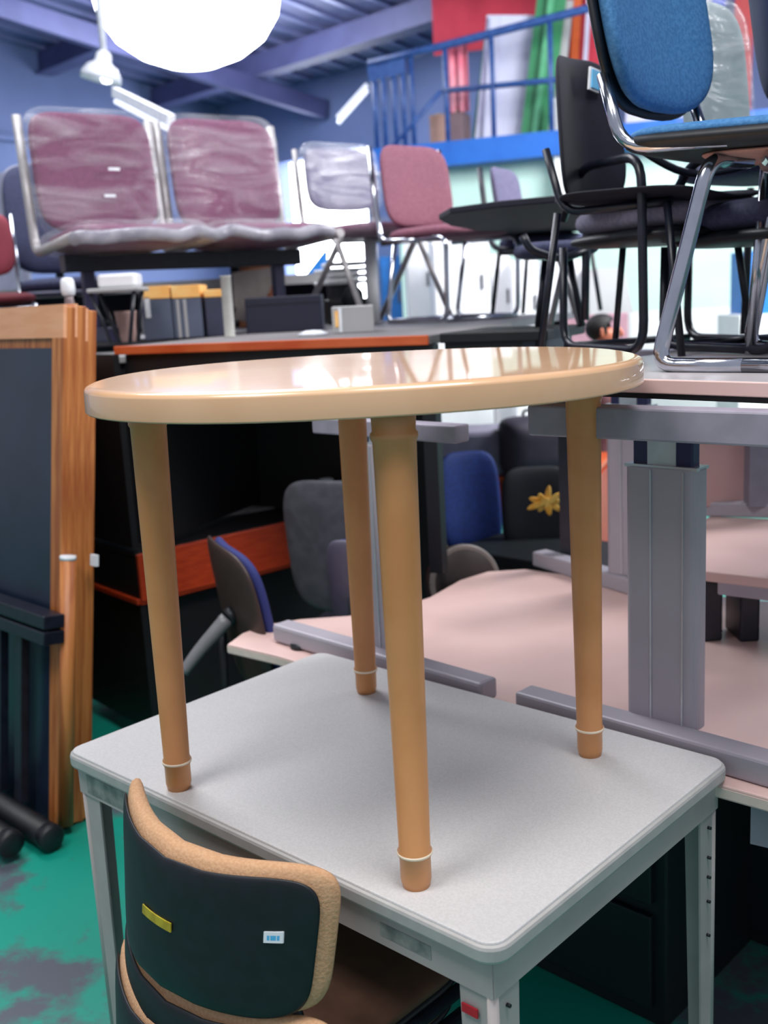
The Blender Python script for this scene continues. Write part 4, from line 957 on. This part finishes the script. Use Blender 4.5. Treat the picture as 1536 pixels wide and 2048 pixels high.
# dark storage below the desks on the right, partly added to blacken the floor
for i, (x_, y_, w_, d_, h_, lb) in enumerate(((1.18, 2.35, .5, .5, .60, 'dark drawer unit under the wave desktop at the right'), (.50, 2.50, .75, .6, .56, 'dark drawer unit under the grey desk, enlarged to darken the floor beyond its far legs'), (.72, 3.78, .9, .4, .64, 'added dark block that blackens the gap behind the far edge of the wave desktop'), (-.1, 2.95, .4, .4, .35, 'low dark box under the desks'))):
    t0 = thing('drawer_fill_unit', lb, 'drawer unit', (x_, y_, 0), GRID)
    b = BM(); box(b, (0, 0, h_ / 2), (w_, d_, h_), bev=.005); obj('body', b, mat('dark_teal_steel', '0C1418', .5), t0)
    for k in range(2):
        b = BM(); box(b, (0, -d_ / 2 - .008, h_ * (.28 + .45 * k)), (w_ * .92, .016, h_ * .4), bev=.003); dr = obj('drawer', b, mat('dark_teal_front', '101A20', .45), t0)
        b = BM(); box(b, (0, -d_ / 2 - .022, h_ * (.38 + .45 * k)), (.12, .012, .012)); obj('handle', b, alu_dark, dr)

# ================================================================== CHAIRS BEHIND THE TAN TABLE (mid level)
chair('grey-shelled task chair in front of the cherry desk', on(752, 1200, 3.62, 0), 158, name='task_chair', seat=(.46, .44, .07), back=(.42, .46, .05, .80), frame='pedestal', fm=black_plastic, sm=mat('dark_seat', '1A1C30', .8), bm_=navy_fab, shell=grey_plastic, zs=.46)
chair('tilted brown-backed blue task chair left of the grey-shelled one', on(640, 1300, 3.12, 0), 112, name='task_chair', seat=(.46, .44, .07), back=(.46, .44, .05, .70), frame='pedestal', fm=black_plastic, sm=mat('blue_seat', '1C2458', .8), bm_=mat('indigo_fabric', '222A66', .8), shell=mat('brown_shell', '33231F', .5), zs=.42)
t0 = thing('chair_arm', 'grey curved arm bar leaning beside the left tan leg', 'armrest', P(372, 1340, 2.9), 0); I = inv(t0)
b = BM(); tube(b, [P(366, 1345, 2.9), P(400, 1300, 2.92), P(455, 1237, 2.95)], .016, 12, smooth=True, r2=.024); obj('bar', b, mat('grey_arm', '6C6C70', .4), t0, I)
b = BM(); tube(b, [P(455, 1237, 2.95), P(468, 1228, 2.96)], .028, 12); obj('end_grip', b, black_plastic, t0, I)
chair('slim purple-blue chair back beside the left rear tan leg', on(780, 1300, 3.25, 0), 160, name='task_chair', seat=(.40, .40, .06), back=(.20, .34, .05, .74), frame='pedestal', fm=black_plastic, sm=mat('dark_seat', '1A1C30', .8), bm_=mat('indigo_fabric', '222A66', .8), shell=mat('mauve_grey_shell', '4C4858', .5), zs=.46)
chair('royal blue chair behind the front tan leg', on(975, 1100, 3.95, 0), 12, name='task_chair', seat=(.42, .42, .07), back=(.25, .40, .04, .78), frame='pedestal', fm=black_plastic, sm=royal, bm_=royal, zs=.46)
chair('black chair with a yellow flower on its back', on(1085, 1100, 3.85, 0), -4, name='task_chair', seat=(.44, .42, .07), back=(.28, .32, .05, .76), frame='pedestal', fm=black_plastic, sm=black_plastic, bm_=mat('black_navy_fabric', '12141F', .8), zs=.46)
q = P(1092, 1004, 3.58)
t0 = thing('artificial_flower', 'yellow-orange artificial flower on the black chair', 'flower', q, 0)
for k in range(9):
    a_ = R(40 * k); b = BM(); pad(b, .05 + .02 * (k % 3), .024, .008, Matrix.Translation((.028 * math.cos(a_), -.01 * (k % 2), .014 * math.sin(a_))) @ Matrix.Rotation(-a_, 4, 'Y'), n=2, seg=14, rings=4); obj('petal', b, mat('petal_yellow', 'E0A030', .6, col2='E8C060', scale=30), t0)
b = BM(); bmesh.ops.create_uvsphere(b, u_segments=12, v_segments=8, radius=.014); obj('flower_centre', b, mat('petal_orange', 'B05818', .6), t0)
# brown round seat on edge
q = P(925, 1165, 3.35)
t0 = thing('round_seat', 'dark brown round seat on edge behind the wave desktop', 'stool seat', q, 20)
rm = Matrix.Rotation(R(78), 3, 'X') @ Matrix.Rotation(R(0), 3, 'Y')
b = BM(); lathe(b, [(0, -.03), (.11, -.03), (.125, -.018), (.128, 0), (.125, .018), (.11, .03), (0, .032)], seg=40, rot=rm); obj('cushion', b, mat('dark_brown_vinyl', '2C2220', .4), t0)
b = BM(); lathe(b, [(.120, .022), (.127, .02), (.127, .026), (.12, .03)], seg=40, rot=rm); obj('piping', b, mat('grey_piping', '6C6460', .5), t0)
b = BM(); tube(b, [(0, .03, -.02), (0, .12, -.55)], .02, 12); obj('post', b, black_steel, t0)

# ================================================================== CHAIRS ON THE RIGHT-HAND DESK
# blue chair at the top right
loc = on(1528, 735, 2.12, ZA)
t0 = thing('side_chair', 'blue fabric chair with chrome legs at the top right', 'chair', loc, 50)
b = BM(); pad(b, .46, .44, .04, MX((0, 0, .432), 93), n=4.5, edge=.4); obj('seat', b, blue_fab, t0)
b = BM(); pad(b, .48, .46, .045, MX((0, 0, .418), 93), n=4.5, edge=.4); obj('seat_shell', b, black_plastic, t0)
b = BM(); pad(b, .36, .30, .014, MX((0, -.05, .391), 93), n=3, edge=.4); obj('underseat_panel', b, mat('pink_hardboard', 'A87C74', .6), t0)
b = BM(); pad(b, .48, .46, .05, MX((0, .27, .735), -10), n=3.4, edge=.4, bend=.04); obj('backrest', b, blue_fab, t0)
b = BM(); pad(b, .49, .47, .03, MX((0, .297, .73), -10), n=3.4, edge=.4, bend=.04); obj('back_shell', b, black_plastic, t0)
for s in (-1, 1):
    b = BM(); tube(b, fillet([(s * .20, .0, .41), (s * .215, .20, .42), (s * .205, .245, .56)], .05), .012, 10); obj('back_bracket', b, chrome, t0)
    b = BM(); tube(b, fillet([(s * .05, -.02, .385), (s * .19, -.08, .38), (s * .245, -.25, .012), (s * .24, -.05, .012)], .04), .0150, 12); obj('leg', b, chrome, t0)
    b = BM(); tube(b, fillet([(s * .05, .02, .385), (s * .19, .04, .38), (s * .235, .12, .012), (s * .24, -.05, .012)], .04), .0150, 12); obj('leg', b, chrome, t0)
# black shell chair behind it, seen from behind
t0 = thing('shell_chair', 'black moulded chair with blue sticker left of the blue chair', 'chair', on(1290, 690, 2.66, ZA), 44)
nv = mat('near_black_navy', '0A0A1C', .75, col2='0E0E24')
b = BM(); pad(b, .40, .40, .02, MX((0, -.04, .36), 92), n=4.5, edge=.5, bend=-.02); obj('seat', b, nv, t0)
b = BM(); pad(b, .27, .36, .025, MX((0, .19, .55), -6), n=4.2, edge=.5, bend=.04, taper=-.10); obj('backrest', b, nv, t0)
for s in (-1, 1):
    b = BM(); tube(b, fillet([(s * .13, -.15, .345), (s * .14, .14, .345), (s * .14, .19, .50)], .05), .010, 10); obj('side_frame', b, black_steel, t0)
    for y_, yb in ((-.15, -.20), (.15, .20)):
        b = BM(); tube(b, [(s * .15, y_, .345), (s * .17, yb, 0)], .009, 10); obj('leg', b, black_steel, t0)
b = BM(); box(b, (.040, .170, .675), (.042, .006, .055), Matrix.Rotation(R(8), 3, 'Y')); st_ = obj('sticker', b, white_st, t0)
b = BM(); box(b, (.042, .166, .675), (.034, .004, .044), Matrix.Rotation(R(8), 3, 'Y')); obj('sticker_print', b, blue_st, st_)
# wrapped pale chair right of the blue one
t0 = thing('side_chair', 'pale grey-green chair back in film right of the blue chair', 'chair', on(1545, 700, 2.9, ZA), 40)
b = BM(); pad(b, .30, .46, .05, MX((-.02, .2, .68), -6), n=4, edge=.4, bend=.03); obj('backrest', b, mat('pale_green_grey', '74888E', .7, col2='7E9298'), t0)
b = BM(); pad(b, .33, .49, .08, MX((-.02, .2, .68), -6), n=5, edge=.35, bend=.03); obj('backrest_film', b, film, t0)
b = BM(); pad(b, .42, .42, .05, MX((0, 0, .44), 90), n=4.5, edge=.4); obj('seat', b, navy_fab, t0)
for s in (-1, 1):
    for y_ in (-.18, .18):
        b = BM(); tube(b, [(s * .18, y_, .42), (s * .2, y_ * 1.15, 0)], .011, 10); obj('leg', b, black_steel, t0)
# dark blue upright thing at the right frame edge
t0 = thing('side_chair', 'dark chair back cut by the upper right edge', 'chair', on(1690, 700, 2.45, ZA), 70)
b = BM(); pad(b, .40, .44, .05, MX((0, .2, .78), -8), n=3.6, edge=.4, bend=.03); obj('backrest', b, mat('deep_navy_fabric', '1C2A48', .8), t0)
b = BM(); pad(b, .42, .42, .05, MX((0, 0, .44), 90), n=4.5, edge=.4); obj('seat', b, navy_fab, t0)
for s in (-1, 1):
    for y_ in (-.18, .18):
        b = BM(); tube(b, [(s * .18, y_, .42), (s * .2, y_ * 1.15, 0)], .011, 10); obj('leg', b, chrome, t0)
# lavender seated sled chairs (backless seat seen side on) standing behind on the same desk
def sled(label, loc, rot, wd, sm, zs=.33, dp=.44, arms=True):
    t0 = thing('sled_chair', label, 'chair', loc, rot, 'black sled-base chairs on the right-hand desk')
    b = BM(); pad(b, wd, dp, .075, MX((0, 0, zs + .035), 90), n=4, edge=.4); obj('seat', b, sm, t0)
    b = BM(); pad(b, wd * 1.04, dp * 1.04, .04, MX((0, 0, zs - .012), 90), n=4.5, edge=.45); obj('seat_pan', b, black_plastic, t0)
    for s in (-1, 1):
        x_ = s * (wd / 2 - .0)
        b = BM(); tube(b, fillet([(x_, .20, zs - .02), (x_, .21, .012), (x_, -.21, .012), (x_, -.20, zs + .16), (x_, .10, zs + .17), (x_, .20, zs + .05)], .07), .011, 10); obj('sled_leg', b, black_steel, t0)
    b = BM(); tube(b, [(-wd / 2, .2, .012), (wd / 2, .2, .012)], .010, 10); obj('stretcher', b, black_steel, t0)
    if arms:
        b = BM(); tube(b, spline([(-wd / 2 - .02, -.18, zs + .19), (-wd * .2, -.2, zs + .12), (wd * .2, -.2, zs + .13), (wd / 2, -.18, zs + .17)]), .009, 10); obj('curved_bar', b, black_steel, t0)
    return t0
sled('lavender-grey seated sled chair under the blue chair', on(1335, 700, 2.72, ZA), 16, .38, lav_fab, zs=.29)
sled('dark sled chair right of the lavender seat, cut by the view', on(1560, 700, 2.5, ZA), 20, .36, navy_fab, zs=.27, arms=False)
# slim uprights left of the sled chair
# writing tablet chair
t0 = thing('tablet_chair', 'black writing-tablet chair above the person', 'chair', on(1120, 660, 3.15, ZD), 0); I = inv(t0)
pts = [P(872, 440, 3.15), P(885, 425, 3.3), P(1110, 404, 3.45), P(1250, 440, 3.3), P(1220, 452, 3.1), P(1040, 474, 2.85), P(900, 468, 2.95)]
zt_ = 1.855
q = [Z(878, 440, zt_), Z(900, 452, zt_), Z(1000, 470, zt_), Z(1080, 476, zt_), Z(1160, 462, zt_), Z(1252, 440, zt_), Z(1180, 422, zt_), Z(1110, 405, zt_), Z(1000, 415, zt_), Z(900, 428, zt_)]
b = BM(); prism(b, [(p.x, p.y) for p in q], zt_, zt_ + .02, .004); obj('writing_tablet', b, nv, t0, I)
b = BM(); tube(b, fillet([P(1170, 640, 3.15), P(1172, 500, 3.15), P(1176, 360, 3.15)], .05), .012, 10); obj('support_post', b, black_steel, t0, I)
b = BM(); tube(b, fillet([P(1045, 470, 3.1), P(1060, 500, 3.1), P(1120, 520, 3.12), P(1172, 500, 3.15)], .04), .012, 10); obj('tablet_bracket', b, black_steel, t0, I)
b = BM(); pad(b, .24, .30, .05, Matrix.Translation(P(1110, 500, 3.3)) @ Matrix.Rotation(R(90), 4, 'X'), n=4, edge=.4); obj('seat', b, navy_fab, t0, I)
for px, y0, pxb in ((1090, 520, 1075), (1140, 520, 1165)):
    b = BM(); a = P(pxb, 660, 3.3); a.z = ZD; tube(b, [P(px, y0, 3.3), a], .010, 10); obj('leg', b, black_steel, t0, I)
for px, y0, pxb in ((1130, 520, 1100), (1120, 520, 1160)):
    b = BM(); a = P(pxb, 660, 3.45); a.z = ZD; tube(b, [P(px, y0, 3.45), a], .010, 10); obj('leg', b, grey_tube, t0, I)
